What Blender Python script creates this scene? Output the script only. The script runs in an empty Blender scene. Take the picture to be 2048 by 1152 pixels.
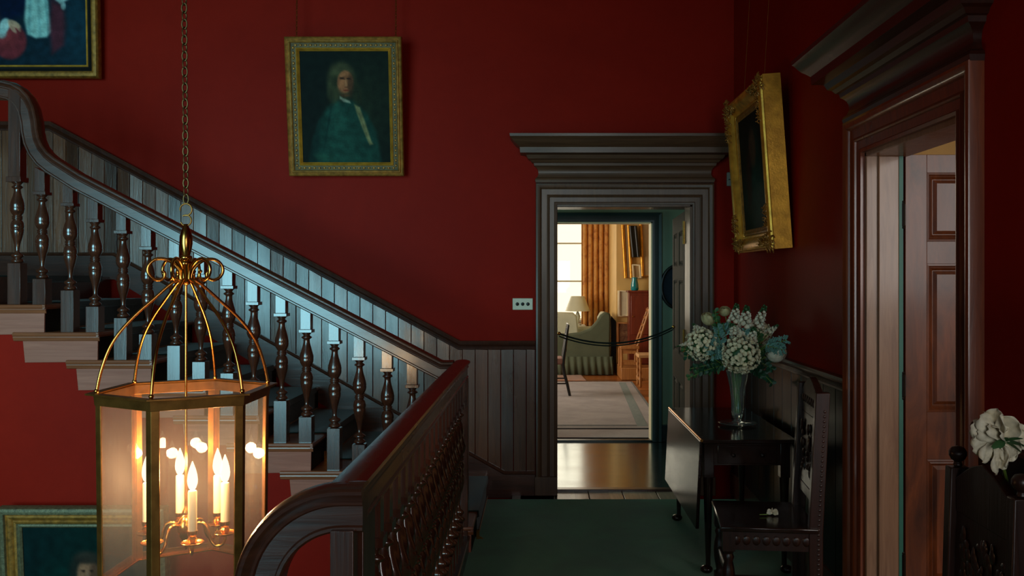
import bpy, bmesh, math, random
from mathutils import Vector, Matrix, noise
random.seed(7)
PI = math.pi
F = 1800.0; CX = 1080.0; CY = 556.0; EYE = 1.56
sc = bpy.context.scene
col = sc.collection
def S(x, y, Y):
    """point of the place seen at photo pixel (x, y) at distance Y"""
    return Vector(((x - CX) * Y / F, Y, EYE - (y - CY) * Y / F))
# ------------------------------------------------------------------ mesh builder
class MB:
    def __init__(s): s.v = []; s.f = []; s.M = None
    def add(s, vs, fs):
        n = len(s.v)
        if s.M is not None: vs = [s.M @ Vector(p) for p in vs]
        s.v += [tuple(p) for p in vs]; s.f += [tuple(i + n for i in f) for f in fs]
        return s
    def box(s, x0, x1, y0, y1, z0, z1):
        if x0 > x1: x0, x1 = x1, x0
        if y0 > y1: y0, y1 = y1, y0
        if z0 > z1: z0, z1 = z1, z0
        vs = [(x0,y0,z0),(x1,y0,z0),(x1,y1,z0),(x0,y1,z0),(x0,y0,z1),(x1,y0,z1),(x1,y1,z1),(x0,y1,z1)]
        return s.add(vs, [(0,3,2,1),(4,5,6,7),(0,1,5,4),(1,2,6,5),(2,3,7,6),(3,0,4,7)])
    def prism(s, poly, axis, a, b):
        """polygon extruded along axis ('x','y','z') from a to b; poly in the other two coords in xyz order"""
        n = len(poly)
        def P(p, t):
            return {'x': (t, p[0], p[1]), 'y': (p[0], t, p[1]), 'z': (p[0], p[1], t)}[axis]
        vs = [P(p, a) for p in poly] + [P(p, b) for p in poly]
        fs = [tuple(range(n))[::-1], tuple(range(n, 2*n))]
        fs += [(i, (i+1) % n, n + (i+1) % n, n + i) for i in range(n)]
        return s.add(vs, fs)
    def lathe(s, prof, c=(0,0,0), n=20, twist=None, seg=None):
        """prof = [(r, z)...]; closed at ends"""
        vs = []; fs = []
        for k, (r, z) in enumerate(prof):
            for i in range(n):
                a = 2*PI*i/n; rr = r
                if twist: rr = r * twist(a, z, r)
                vs.append((c[0] + rr*math.cos(a), c[1] + rr*math.sin(a), c[2] + z))
        m = len(prof)
        for k in range(m-1):
            for i in range(n):
                j = (i+1) % n
                fs.append((k*n+i, k*n+j, (k+1)*n+j, (k+1)*n+i))
        fs.append(tuple(range(n))[::-1]); fs.append(tuple(range((m-1)*n, m*n)))
        return s.add(vs, fs)
    def tube(s, pts, r, n=8, closed=False):
        pts = [Vector(p) for p in pts]; m = len(pts)
        rs = r if isinstance(r, (list, tuple)) else [r]*m
        vs = []; fs = []; prevN = None
        for k in range(m):
            if closed: t = pts[(k+1) % m] - pts[k-1]
            else: t = pts[min(k+1, m-1)] - pts[max(k-1, 0)]
            if t.length < 1e-9: t = Vector((0,0,1))
            t.normalize()
            if prevN is None:
                ref = Vector((0,0,1)) if abs(t.z) < .9 else Vector((1,0,0))
                N = t.cross(ref).normalized()
            else:
                N = (prevN - t * prevN.dot(t))
                N = N.normalized() if N.length > 1e-6 else prevN
            prevN = N; B = t.cross(N)
            for i in range(n):
                a = 2*PI*i/n
                vs.append(pts[k] + (N*math.cos(a) + B*math.sin(a)) * rs[k])
        for k in range(m if closed else m-1):
            k2 = (k+1) % m
            for i in range(n):
                j = (i+1) % n
                fs.append((k*n+i, k*n+j, k2*n+j, k2*n+i))
        if not closed:
            fs.append(tuple(range(n))[::-1]); fs.append(tuple(range((m-1)*n, m*n)))
        return s.add(vs, fs)
    def ball(s, c, r, nu=14, nv=9, sz=None):
        rx, ry, rz = r if isinstance(r, (list, tuple)) else (r, r, r)
        vs = []; fs = []
        for k in range(1, nv):
            t = PI*k/nv
            for i in range(nu):
                a = 2*PI*i/nu
                vs.append((c[0]+rx*math.sin(t)*math.cos(a), c[1]+ry*math.sin(t)*math.sin(a), c[2]-rz*math.cos(t)))
        b = len(vs); vs.append((c[0],c[1],c[2]-rz)); vs.append((c[0],c[1],c[2]+rz))
        for k in range(nv-2):
            for i in range(nu):
                j = (i+1) % nu
                fs.append((k*nu+i, k*nu+j, (k+1)*nu+j, (k+1)*nu+i))
        for i in range(nu):
            j = (i+1) % nu
            fs.append((b, j, i)); fs.append((b+1, (nv-2)*nu+i, (nv-2)*nu+j))
        return s.add(vs, fs)
    def sweep(s, pts, prof, N, closed=False, cap=True, closed_prof=True):
        """profile [(a, b)]: a in the path plane (N x T), b along N; mitred corners"""
        pts = [Vector(p) for p in pts]; N = Vector(N).normalized(); m = len(pts); n = len(prof)
        vs = []; fs = []
        for k in range(m):
            t0 = (pts[k] - pts[k-1]) if (closed or k > 0) else None
            t1 = (pts[(k+1) % m] - pts[k]) if (closed or k < m-1) else None
            if t0 is None: t0 = t1
            if t1 is None: t1 = t0
            t0 = t0.normalized(); t1 = t1.normalized()
            p0 = N.cross(t0); p1 = N.cross(t1)
            P = (p0 + p1)
            P = P.normalized() / max(.2, (P.normalized()).dot(p0))
            for a, b in prof: vs.append(pts[k] + P*a + N*b)
        last = m if closed else m-1
        e = n if closed_prof else n-1
        for k in range(last):
            k2 = (k+1) % m
            for i in range(e):
                j = (i+1) % n
                fs.append((k*n+i, k*n+j, k2*n+j, k2*n+i))
        if cap and not closed:
            fs.append(tuple(range(n))[::-1]); fs.append(tuple(range((m-1)*n, m*n)))
        return s.add(vs, fs)
    def build(s, name, mat, parent=None, world=True, bevel=0, smooth=True, angle=38, solid=0, sub=0):
        me = bpy.data.meshes.new(name)
        vs = s.v
        if parent is not None and world:
            w = Vector(parent.get('_o', (0,0,0)))
            vs = [(p[0]-w.x, p[1]-w.y, p[2]-w.z) for p in vs]
        me.from_pydata(vs, [], s.f); me.validate(); me.update()
        bm = bmesh.new(); bm.from_mesh(me)
        bmesh.ops.recalc_face_normals(bm, faces=bm.faces); bm.to_mesh(me); bm.free()
        if smooth:
            me.polygons.foreach_set('use_smooth', [True]*len(me.polygons))
            me.set_sharp_from_angle(angle=math.radians(angle))
        if mat: me.materials.append(mat)
        o = bpy.data.objects.new(name, me); col.objects.link(o)
        if parent is not None:
            o.parent = parent
            if world: o['_o'] = parent.get('_o', (0,0,0))
        if solid:
            md = o.modifiers.new('thick', 'SOLIDIFY'); md.thickness = solid; md.offset = 0
        if sub:
            md = o.modifiers.new('sub', 'SUBSURF'); md.levels = sub; md.render_levels = sub
        if bevel:
            md = o.modifiers.new('bevel', 'BEVEL'); md.width = bevel; md.segments = 2; md.limit_method = 'ANGLE'; md.angle_limit = math.radians(50)
        return o
def tag(o, label, cat, group=None, kind=None):
    o['label'] = label
    if cat: o['category'] = cat
    if group: o['group'] = group
    if kind: o['kind'] = kind
    return o
def thing(name, label, cat, loc=(0,0,0), group=None, rz=0):
    o = bpy.data.objects.new(name, None); col.objects.link(o); o.empty_display_size = .1
    o.location = loc; o.rotation_euler = (0,0,rz); o['_o'] = tuple(loc)
    return tag(o, label, cat, group)
def struct(name, loc=(0,0,0), label=None):
    o = bpy.data.objects.new(name, None); col.objects.link(o); o.location = loc; o['_o'] = tuple(loc)
    o['kind'] = 'structure'
    if label: o['label'] = label
    return o
def S_(o, label=None):
    o['kind'] = 'structure'
    if label: o['label'] = label
    return o
def copy_thing(src, loc, label=None, group=None, rz=None):
    r = src.copy(); col.objects.link(r); r.location = loc
    if rz is not None: r.rotation_euler = (0,0,rz)
    if label: r['label'] = label
    if group: r['group'] = group
    for ch in list(src.children):
        c = ch.copy(); col.objects.link(c); c.parent = r
        for g in list(ch.children):
            d = g.copy(); col.objects.link(d); d.parent = c
    return r
# ------------------------------------------------------------------ materials
def lin(c):
    return tuple(((v/255)/12.92 if v/255 <= .04045 else ((v/255+.055)/1.055)**2.4) for v in c) + (1,)
def newmat(name):
    m = bpy.data.materials.new(name); m.use_nodes = True
    nt = m.node_tree; b = nt.nodes['Principled BSDF']
    return m, nt, b
def mix_rgb(nt, f, a, b):
    n = nt.nodes.new('ShaderNodeMix'); n.data_type = 'RGBA'
    for sock, v in ((n.inputs[0], f), (n.inputs[6], a), (n.inputs[7], b)):
        if hasattr(v, 'is_output'): nt.links.new(v, sock)
        else: sock.default_value = v
    return n.outputs[2]
def coords(nt, scale=(1,1,1), rot=(0,0,0)):
    tc = nt.nodes.new('ShaderNodeTexCoord'); mp = nt.nodes.new('ShaderNodeMapping')
    mp.inputs['Scale'].default_value = scale; mp.inputs['Rotation'].default_value = rot
    nt.links.new(tc.outputs['Object'], mp.inputs['Vector']); return mp.outputs['Vector']
def noise_tex(nt, vec, scale, detail=4, rough=.55, dist=0):
    n = nt.nodes.new('ShaderNodeTexNoise'); n.inputs['Scale'].default_value = scale
    n.inputs['Detail'].default_value = detail; n.inputs['Roughness'].default_value = rough
    n.inputs['Distortion'].default_value = dist
    nt.links.new(vec, n.inputs['Vector']); return n.outputs['Fac']
def ramp(nt, f, stops):
    r = nt.nodes.new('ShaderNodeValToRGB'); e = r.color_ramp.elements
    e[0].position = stops[0][0]; e[0].color = stops[0][1]
    e[1].position = stops[-1][0]; e[1].color = stops[-1][1]
    for p, c in stops[1:-1]:
        x = e.new(p); x.color = c
    nt.links.new(f, r.inputs[0]); return r.outputs[0]
def bump(nt, b, f, strength, dist=.01):
    n = nt.nodes.new('ShaderNodeBump'); n.inputs['Strength'].default_value = strength; n.inputs['Distance'].default_value = dist
    nt.links.new(f, n.inputs['Height']); nt.links.new(n.outputs[0], b.inputs['Normal'])
def plain(name, c, rough=.5, metal=0, coat=0, var=.12, nscale=6, spec=.5, bmp=.1, bscale=60):
    m, nt, b = newmat(name)
    v = coords(nt); f = noise_tex(nt, v, nscale, 5)
    c0 = lin(c); lo = tuple(x*(1-var) for x in c0[:3]) + (1,); hi = tuple(min(1, x*(1+var)) for x in c0[:3]) + (1,)
    nt.links.new(ramp(nt, f, [(.3, lo), (.7, hi)]), b.inputs['Base Color'])
    b.inputs['Roughness'].default_value = rough; b.inputs['Metallic'].default_value = metal
    b.inputs['Coat Weight'].default_value = coat; b.inputs['Specular IOR Level'].default_value = spec
    if bmp: bump(nt, b, noise_tex(nt, v, bscale, 3), bmp, .002)
    return m
def wood(name, c1, c2, rough=.32, axis='z', spec=.5, coat=.3, board=0, stretch=14, warp=.25, scale=1.0, boardaxis=0):
    m, nt, b = newmat(name)
    sx = {'x': (1, stretch, stretch), 'y': (stretch, 1, stretch), 'z': (stretch, stretch, 1)}[axis]
    v = coords(nt, tuple(t*scale for t in sx))
    f = noise_tex(nt, v, 2.2, 8, .62, 1.2)
    a, d = lin(c1), lin(c2)
    out = ramp(nt, f, [(.28, a), (.52, tuple((x+y)/2 for x, y in zip(a, d))), (.74, d)])
    if board:
        tc = nt.nodes.new('ShaderNodeTexCoord'); sp = nt.nodes.new('ShaderNodeSeparateXYZ'); nt.links.new(tc.outputs['Object'], sp.inputs[0])
        mt = nt.nodes.new('ShaderNodeMath'); mt.operation = 'DIVIDE'; mt.inputs[1].default_value = board
        nt.links.new(sp.outputs[boardaxis], mt.inputs[0])
        fl = nt.nodes.new('ShaderNodeMath'); fl.operation = 'FLOOR'; nt.links.new(mt.outputs[0], fl.inputs[0])
        wn = nt.nodes.new('ShaderNodeTexWhiteNoise'); wn.noise_dimensions = '1D'; nt.links.new(fl.outputs[0], wn.inputs['W'])
        dk = nt.nodes.new('ShaderNodeMapRange'); dk.inputs[3].default_value = .45; dk.inputs[4].default_value = 1.55
        nt.links.new(wn.outputs[0], dk.inputs[0])
        vm = nt.nodes.new('ShaderNodeVectorMath'); vm.operation = 'SCALE'
        nt.links.new(out, vm.inputs[0]); nt.links.new(dk.outputs[0], vm.inputs['Scale']); out = vm.outputs[0]
    nt.links.new(out, b.inputs['Base Color'])
    f2 = noise_tex(nt, coords(nt, tuple(max(1, t*.3) for t in sx)), 1.7, 3)
    rr = nt.nodes.new('ShaderNodeMapRange'); rr.inputs[3].default_value = max(.05, rough-.09); rr.inputs[4].default_value = rough+.12
    nt.links.new(f2, rr.inputs[0]); nt.links.new(rr.outputs[0], b.inputs['Roughness'])
    b.inputs['Specular IOR Level'].default_value = spec
    b.inputs['Coat Weight'].default_value = coat; b.inputs['Coat Roughness'].default_value = .15
    bump(nt, b, f, warp, .004)
    return m
M = {}
M['wood'] = wood('dark_oak', (50,22,13), (84,42,26), .30, 'z', .6, .35)
M['woodx'] = wood('dark_oak_lengthwise', (50,22,13), (84,42,26), .30, 'x', .6, .35)
M['woody'] = wood('dark_oak_deepwise', (30,14,11), (52,26,20), .28, 'y', .6, .3)
M['rail'] = wood('red_mahogany_rail', (50,14,10), (84,24,16), .26, 'y', .6, .4)
M['turned'] = wood('turned_oak', (52,24,15), (84,42,26), .22, 'z', .65, .6, warp=.12)
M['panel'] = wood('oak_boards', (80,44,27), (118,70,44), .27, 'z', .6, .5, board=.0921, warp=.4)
M['bracket'] = wood('stair_bracket_oak', (138,76,58), (166,98,78), .55, 'x', .3, .0, warp=.15)
M['nosing'] = wood('stair_nosing_oak', (112,58,34), (150,82,50), .35, 'x', .5, .2, warp=.1)
M['door_brown'] = wood('brown_painted_pine', (72,44,28), (98,64,42), .4, 'z', .5, .1, warp=.15)
M['door_brownx'] = wood('brown_painted_pine_lengthwise', (72,44,28), (98,64,42), .4, 'x', .5, .1, warp=.15)
M['mahog'] = wood('figured_mahogany', (56,24,9), (134,68,28), .38, 'z', .4, .12, stretch=5, warp=.2)
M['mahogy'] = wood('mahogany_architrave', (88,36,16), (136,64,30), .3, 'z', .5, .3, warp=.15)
M['jamb'] = wood('pale_jamb', (120,86,64), (160,124,96), .4, 'z', .5, .2, warp=.1)  # paler than the architrave wood
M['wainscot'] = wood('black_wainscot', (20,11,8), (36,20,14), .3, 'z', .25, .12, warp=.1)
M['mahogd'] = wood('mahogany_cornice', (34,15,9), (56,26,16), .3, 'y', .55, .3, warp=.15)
M['table'] = wood('black_mahogany', (26,14,10), (44,24,16), .15, 'y', .5, .3, warp=.06)
M['chair'] = wood('carved_black_oak', (30,13,8), (54,25,16), .36, 'z', .4, .12, warp=.3)
M['gold'] = plain('gilded_wood', (232,160,56), .38, .6, var=.35, nscale=14, bmp=.35, bscale=90)
M['golddark'] = plain('aged_gilding', (156,104,40), .5, .5, var=.45, nscale=30, bmp=.5, bscale=110)
M['goldolive'] = plain('olive_gilding', (76,58,26), .5, .5, var=.4, nscale=40, bmp=.5, bscale=120)
M['goldgrey'] = plain('grey_green_gilding', (104,94,66), .5, .3, var=.4, nscale=60, bmp=.8, bscale=150)
M['brass'] = plain('brass', (214,148,72), .2, 1, var=.12, nscale=20, bmp=.05)
M['brassdark'] = plain('dull_brass', (160,104,48), .36, .85, var=.3, nscale=20, bmp=.1)
M['black'] = plain('black_paint', (12,12,12), .35)
M['white'] = plain('ivory_plastic', (206,206,182), .35, var=.04)
M['grey'] = plain('grey_plastic', (120,112,100), .5, var=.04)
M['iron'] = plain('dark_iron', (34,26,22), .4, .7)
M['rope'] = plain('green_black_rope', (16,30,26), .6)
M['pale'] = plain('cream_paint', (226,208,170), .6, var=.04)
M['greenwall'] = plain('grey_green_paint', (120,136,112), .6, var=.05)
M['sofa'] = plain('olive_linen', (84,92,72), .9, var=.1, bmp=.4, bscale=200)
M['sofain'] = plain('pale_linen', (196,196,172), .9, var=.08, bmp=.3, bscale=200)
M['stonegrey'] = plain('greyed_oak', (96,94,88), .5, var=.3, nscale=30)
M['pine'] = wood('honey_pine', (150,92,44), (196,136,76), .45, 'z', .5, .1)
M['cabinet'] = wood('red_walnut', (96,34,18), (130,52,28), .4, 'z', .5, .2)
M['blueglass'] = plain('teal_glass', (10,130,140), .12, 0, 1, var=.2)
M['navy'] = plain('navy_cloth', (14,24,38), .9)
M['wax'] = plain('ivory_candle_tube', (240,222,180), .5, var=.03)
def red_paint():
    m, nt, b = newmat('crimson_wall_paint')
    v = coords(nt); f = noise_tex(nt, v, .9, 5, .6, .4); g = noise_tex(nt, v, 14, 6, .7)
    c = ramp(nt, f, [(.25, lin((128,18,6))), (.75, lin((152,26,10)))])
    c = mix_rgb(nt, g, c, mix_rgb(nt, .5, c, lin((114,15,5))))
    nt.links.new(c, b.inputs['Base Color']); b.inputs['Roughness'].default_value = .55
    b.inputs['Specular IOR Level'].default_value = .06
    bump(nt, b, noise_tex(nt, v, 45, 4), .12, .002)
    return m
M['red'] = red_paint()
def carpet(name, c1, c2, sc1=2.5, fib=420):
    m, nt, b = newmat(name)
    v = coords(nt); f = noise_tex(nt, v, sc1, 6, .65, .6); g = noise_tex(nt, v, fib, 2)
    c = ramp(nt, f, [(.3, lin(c1)), (.7, lin(c2))])
    c = mix_rgb(nt, g, c, mix_rgb(nt, .45, c, (0,0,0,1)))
    nt.links.new(c, b.inputs['Base Color']); b.inputs['Roughness'].default_value = .95
    b.inputs['Sheen Weight'].default_value = .35; b.inputs['Specular IOR Level'].default_value = .1
    bump(nt, b, g, .7, .004); return m
M['carpet'] = carpet('green_wool_carpet', (22,112,74), (42,146,94))
M['runner'] = carpet('dark_green_runner', (10,24,18), (18,34,26))
M['rugcream'] = carpet('faded_rug', (140,128,128), (176,164,164), 3)
M['rugorange'] = carpet('orange_rug', (150,84,34), (186,116,52), 9)
M['rugborder'] = carpet('teal_rug_border', (40,84,84), (120,134,126), 26)
M['rugedge'] = carpet('dark_rug_edge', (34,40,40), (60,60,56), 9)
M['boards'] = wood('polished_floorboards', (20,26,26), (34,42,40), .17, 'x', .65, .6, board=.25, boardaxis=1, warp=.12)
_b = M['boards'].node_tree.nodes['Principled BSDF']; _b.inputs['Specular Tint'].default_value = (.65,.92,.95,1); _b.inputs['Coat Tint'].default_value = (.9,1,1,1)
M['chain'] = plain('tarnished_chain', (92,66,34), .45, .8)
M['riser'] = plain('dark_riser_paint', (22,13,9), .65, spec=.2)
M['boards2'] = wood('pale_floorboards', (128,110,92), (164,146,124), .35, 'y', .6, .2, board=.25, warp=.15)
M['boards3'] = wood('orange_floorboards', (140,78,34), (178,110,54), .35, 'x', .5, .2, board=.15, boardaxis=1)
M['ceil'] = plain('ceiling_plaster', (190,180,160), .9, var=.03)
M['yellow'] = plain('ochre_wall_paint', (214,176,106), .7, var=.08, nscale=3)
def emit(name, c, s):
    m = bpy.data.materials.new(name); m.use_nodes = True; nt = m.node_tree; nt.nodes.clear()
    e = nt.nodes.new('ShaderNodeEmission'); e.inputs[0].default_value = c; e.inputs[1].default_value = s
    o = nt.nodes.new('ShaderNodeOutputMaterial'); nt.links.new(e.outputs[0], o.inputs[0]); return m
def glass_mat(name, tint, dust, gloss=.10, dustcol=(.9,.85,.8,1)):
    m = bpy.data.materials.new(name); m.use_nodes = True; nt = m.node_tree; nt.nodes.clear()
    t = nt.nodes.new('ShaderNodeBsdfTransparent'); t.inputs[0].default_value = tint
    g = nt.nodes.new('ShaderNodeBsdfGlossy'); g.inputs['Roughness'].default_value = .015
    d = nt.nodes.new('ShaderNodeBsdfDiffuse'); d.inputs[0].default_value = dustcol
    tr = nt.nodes.new('ShaderNodeBsdfTranslucent'); tr.inputs[0].default_value = dustcol
    dt = nt.nodes.new('ShaderNodeMixShader'); dt.inputs[0].default_value = .6
    nt.links.new(d.outputs[0], dt.inputs[1]); nt.links.new(tr.outputs[0], dt.inputs[2])
    fr = nt.nodes.new('ShaderNodeFresnel'); fr.inputs[0].default_value = 1.4
    m1 = nt.nodes.new('ShaderNodeMixShader'); nt.links.new(t.outputs[0], m1.inputs[1]); nt.links.new(g.outputs[0], m1.inputs[2])
    ge = nt.nodes.new('ShaderNodeNewGeometry'); fm = nt.nodes.new('ShaderNodeMath'); fm.operation = 'MULTIPLY'; bf = nt.nodes.new('ShaderNodeMath'); bf.operation = 'SUBTRACT'; bf.inputs[0].default_value = 1
    nt.links.new(ge.outputs['Backfacing'], bf.inputs[1]); nt.links.new(bf.outputs[0], fm.inputs[1]); nt.links.new(fr.outputs[0], fm.inputs[0])
    nt.links.new(fm.outputs[0], m1.inputs[0])
    v = coords(nt); f = noise_tex(nt, v, 9, 5)
    mr = nt.nodes.new('ShaderNodeMapRange'); mr.inputs[3].default_value = dust*.6; mr.inputs[4].default_value = dust*1.4
    nt.links.new(f, mr.inputs[0])
    m2 = nt.nodes.new('ShaderNodeMixShader'); nt.links.new(mr.outputs[0], m2.inputs[0])
    nt.links.new(m1.outputs[0], m2.inputs[1]); nt.links.new(dt.outputs[0], m2.inputs[2])
    o = nt.nodes.new('ShaderNodeOutputMaterial'); nt.links.new(m2.outputs[0], o.inputs[0]); return m
M['pane'] = glass_mat('dusty_lantern_glass', (.98,.96,.94,1), .03)
M['windowglass'] = glass_mat('window_glass', (.98,.98,.98,1), .02)
def leafmat(name, c, rough=.5, trans=.3):
    m, nt, b = newmat(name); v = coords(nt); f = noise_tex(nt, v, 30, 4)
    c0 = lin(c)
    nt.links.new(ramp(nt, f, [(.3, tuple(x*.6 for x in c0[:3])+(1,)), (.7, c0)]), b.inputs['Base Color'])
    b.inputs['Roughness'].default_value = rough; b.inputs['Subsurface Weight'].default_value = trans
    b.inputs['Subsurface Radius'].default_value = (.01,.01,.01)
    return m
M['leaf'] = leafmat('green_leaf', (66,110,62)); M['leafteal'] = leafmat('silver_teal_leaf', (112,160,146))
M['leafdark'] = leafmat('dark_leaf', (34,80,52)); M['petal'] = leafmat('ivory_petal', (244,230,190), .6, .1)
M['petalcream'] = leafmat('cream_petal', (226,206,150), .6, .1); M['petalwhite'] = leafmat('white_petal', (248,236,208), .6, .1)
M['stem'] = leafmat('green_stem', (120,150,60))
def area(name, loc, rot, sx, sy, p, c, spread=180):
    l = bpy.data.lights.new(name, 'AREA'); l.shape = 'RECTANGLE'; l.size = sx; l.size_y = sy; l.energy = p; l.color = c
    l.spread = math.radians(spread)
    o = bpy.data.objects.new(name, l); col.objects.link(o); o.location = loc; o.rotation_euler = rot; return o
# ================================================================== THE ROOM
XR = 1.40; YB = 6.50; ZC = 4.7
dx0, dx1, dh = .12, 1.10, 2.09            # opening in the back wall
m = MB(); m.box(-7, dx0, YB, YB+.22, -3, ZC); m.box(dx1, XR+.16, YB, YB+.22, -3, ZC); m.box(dx0, dx1, YB, YB+.22, dh, ZC); m.box(dx0, dx1, YB, YB+.22, -3, -.02)
S_(m.build('wall_back', M['red'], smooth=False))
ry0, ry1 = 2.985, 3.87
m = MB(); m.box(XR, XR+.16, -1.2, ry0, -3, ZC); m.box(XR, XR+.16, ry1, YB+.22, -3, ZC); m.box(XR, XR+.16, ry0, ry1, 2.10, ZC); m.box(XR, XR+.16, ry0, ry1, -3, -.02)
S_(m.build('wall_right', M['red'], smooth=False))
S_(MB().box(-7.2, -7, -1.2, 6.7, -3, ZC).build('wall_left', M['red'], smooth=False))
# wall behind the camera, with the tall stair window
wx0, wx1, wz0, wz1 = -4.8, -1.9, .2, 3.4
m = MB(); m.box(-7, wx0, -1.4, -1.2, -3, ZC); m.box(wx1, XR+.16, -1.4, -1.2, -3, ZC); m.box(wx0, wx1, -1.4, -1.2, -3, wz0); m.box(wx0, wx1, -1.4, -1.2, wz1, ZC)
m = MB()
lw0, lw1, lz0, lz1 = .25, 1.15, 1.0, 2.5      # added unseen window, to brighten the blooms and near chair
for b_ in ((-7, wx0, -3, ZC), (wx1, lw0, -3, ZC), (lw1, XR+.16, -3, ZC), (wx0, wx1, -3, wz0), (wx0, wx1, wz1, ZC), (lw0, lw1, -3, lz0), (lw0, lw1, lz1, ZC)): m.box(b_[0], b_[1], -1.4, -1.2, b_[2], b_[3])
S_(m.build('wall_front', M['red'], smooth=False))
m = MB()
for k in range(3): x = lw0 + (lw1-lw0)*k/2; m.box(x-.02, x+.02, -1.36, -1.3, lz0, lz1)
for k in range(4): z = lz0 + (lz1-lz0)*k/3; m.box(lw0, lw1, -1.355, -1.305, z-.02, z+.02)
w3 = struct('added_window'); m.build('window_frame', M['white'], w3)  # added behind the camera to go with the fill light
MB().box(lw0, lw1, -1.335, -1.33, lz0, lz1).build('pane', M['windowglass'], w3)
S_(MB().box(-7.2, XR+.16, -1.4, 6.7, ZC, ZC+.1).build('ceiling', M['ceil'], smooth=False))
m = MB()
for k in range(5): x = wx0 + (wx1-wx0)*k/4; m.box(x-.03, x+.03, -1.36, -1.3, wz0, wz1)
for k in range(6): z = wz0 + (wz1-wz0)*k/5; m.box(wx0, wx1, -1.355, -1.305, z-.03, z+.03)
w2 = struct('window_2'); m.build('window_frame', M['white'], w2)
MB().box(wx0, wx1, -1.335, -1.33, wz0, wz1).build('pane', M['windowglass'], w2)
# floors
lx = -.50                                     # edge of the landing over the stairwell
S_(MB().box(lx, XR, -1.2, 6.32, -.22, -.006).build('floor', M['boards'], smooth=False))
S_(MB().box(-7, lx, 5.12, YB, -.3, -.2).build('trim_9', M['woodx'], smooth=False))
S_(MB().box(-7, XR, -1.2, YB, -3.1, -3).build('floor_1', M['boards'], smooth=False))
m = MB()
for k in range(5): m.box(.0+.2475*k-.14, .0+.2475*(k+1)-.147, 6.30, 6.62, -.2, -.004)
m.box(-.2, .12, 6.30, YB, -.2, -.004)
S_(m.build('floor_2', M['boards2'], smooth=False, bevel=.002))
o = MB().box(-.41, XR-.02, -1.15, 6.315, -.008, .008).build('landing_carpet', M['carpet'], smooth=False)
tag(o, 'green wool carpet covering the landing floor', 'carpet')
S_(MB().box(dx0, dx1, 6.59, 6.66, -.03, .012).build('trim_7', M['wood'], bevel=.003))
# ------------------------------------------------------------------ dado, boards and skirting
KS = 6.45/F
def wx(px): return (px-CX)*KS
dadoP = [(-.10,0),(-.10,.012),(-.088,.018),(-.080,.012),(-.070,.014),(-.062,.026),(-.052,.028),(-.046,.022),(-.036,.030),(-.026,.042),(-.012,.046),(0,.040),(0,0)]
skirtP = [(-.024,0),(-.024,.02),(-.016,.026),(-.009,.02),(-.004,.014),(0,.008),(0,0)]
slope = .535
kx, kz = -.573, 1.108; ux, uz = -3.52, 2.685
dpath = [(-7, YB, uz), (ux, YB, uz), (kx, YB, kz), (-.036, YB, kz)]
# N such that N x T points up:  T=(1,0,0) -> N=(0,-1,0) gives N x T = (0,0,1)
S_(MB().sweep(dpath, dadoP, (0,-1,0)).build('trim_1', M['wood'], angle=30), 'dark moulded dado rail climbing the back wall beside the stairs')
S_(MB().sweep([(1.247, YB, kz), (XR, YB, kz)], dadoP, (0,-1,0)).build('trim_2', M['wood']))
S_(MB().sweep([(XR, YB, kz), (XR, 4.02, kz)], dadoP, (-1,0,0)).build('trim_3', M['wood']))
S_(MB().sweep([(XR, 2.835, kz), (XR, -1.2, kz)], dadoP, (-1,0,0)).build('trim_4', M['wood']))
def ztop(x): return kz-.06 if x > kx else min(kz-.06 + slope*(kx-x), uz-.06)
sx, sz = -.254, .173
def zstr(x): return sz if x > sx else min(sz + .56*(sx-x), 1.745)
m = MB(); bw = 25.7*KS
k = -34
rb = random.Random(3)
while True:
    x0 = wx(462 + 25.7*k); x1 = x0 + bw - .0045
    if x0 > -.04: break
    x1 = min(x1, -.036)
    t = rb.uniform(-.0028, .0028)
    if x0 > -7 and x1 > x0:
        for q0, q1 in ([(x0, x1)] if not (x0 < kx < x1) else [(x0, kx), (kx, x1)]):
            n = len(m.v)
            d = lambda x: YB-.022 + t*((x-x0)/(bw)-.5)*2
            vs = []
            for (x, z) in ((q0, zstr(q0)-.02), (q1, zstr(q1)-.02), (q1, ztop(q1)), (q0, ztop(q0))): vs.append((x, d(x), z))
            for (x, z) in ((q0, zstr(q0)-.02), (q1, zstr(q1)-.02), (q1, ztop(q1)), (q0, ztop(q0))): vs.append((x, YB+.0, z))
            m.add(vs, [(0,1,2,3),(7,6,5,4),(0,4,5,1),(1,5,6,2),(2,6,7,3),(3,7,4,0)])
    k += 1
S_(m.build('trim_5', M['panel'], smooth=False, bevel=.0015), 'upright oak boards panelling the wall under the dado rail')
# boards on the right wall
m = MB(); y = 4.02
while y < YB-.02:
    m.box(XR-.02, XR, y, min(y+.18, YB), .12, kz-.05); y += .185
y = -1.2
while y < 2.82:
    m.box(XR-.02, XR, y, min(y+.18, 2.835), .12, kz-.05); y += .185
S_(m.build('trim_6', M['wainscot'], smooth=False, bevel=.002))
m = MB(); m.box(XR-.028, XR, 4.02, YB, 0, .17); m.box(XR-.028, XR, -1.2, 2.835, 0, .17)
S_(m.build('baseboard_right', M['wood'], bevel=.004))
uX = sx - (1.745-sz)/.56
S_(MB().sweep([(-7, YB-.02, 1.745), (uX, YB-.02, 1.745), (sx, YB-.02, sz), (-.036, YB-.02, sz)], skirtP, (0,-1,0)).build('trim_8', M['wood'], angle=30), 'moulding on top of the stepped wall string')
m = MB()
poly = [(-7, 1.55), (uX, 1.55), (-.45, -.02), (-.036, -.02), (-.036, sz), (sx, sz), (uX, 1.745), (-7, 1.745)]
m.prism(poly, 'y', YB-.032, YB)
S_(m.build('baseboard_back', M['woodx'], smooth=False))
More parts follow.
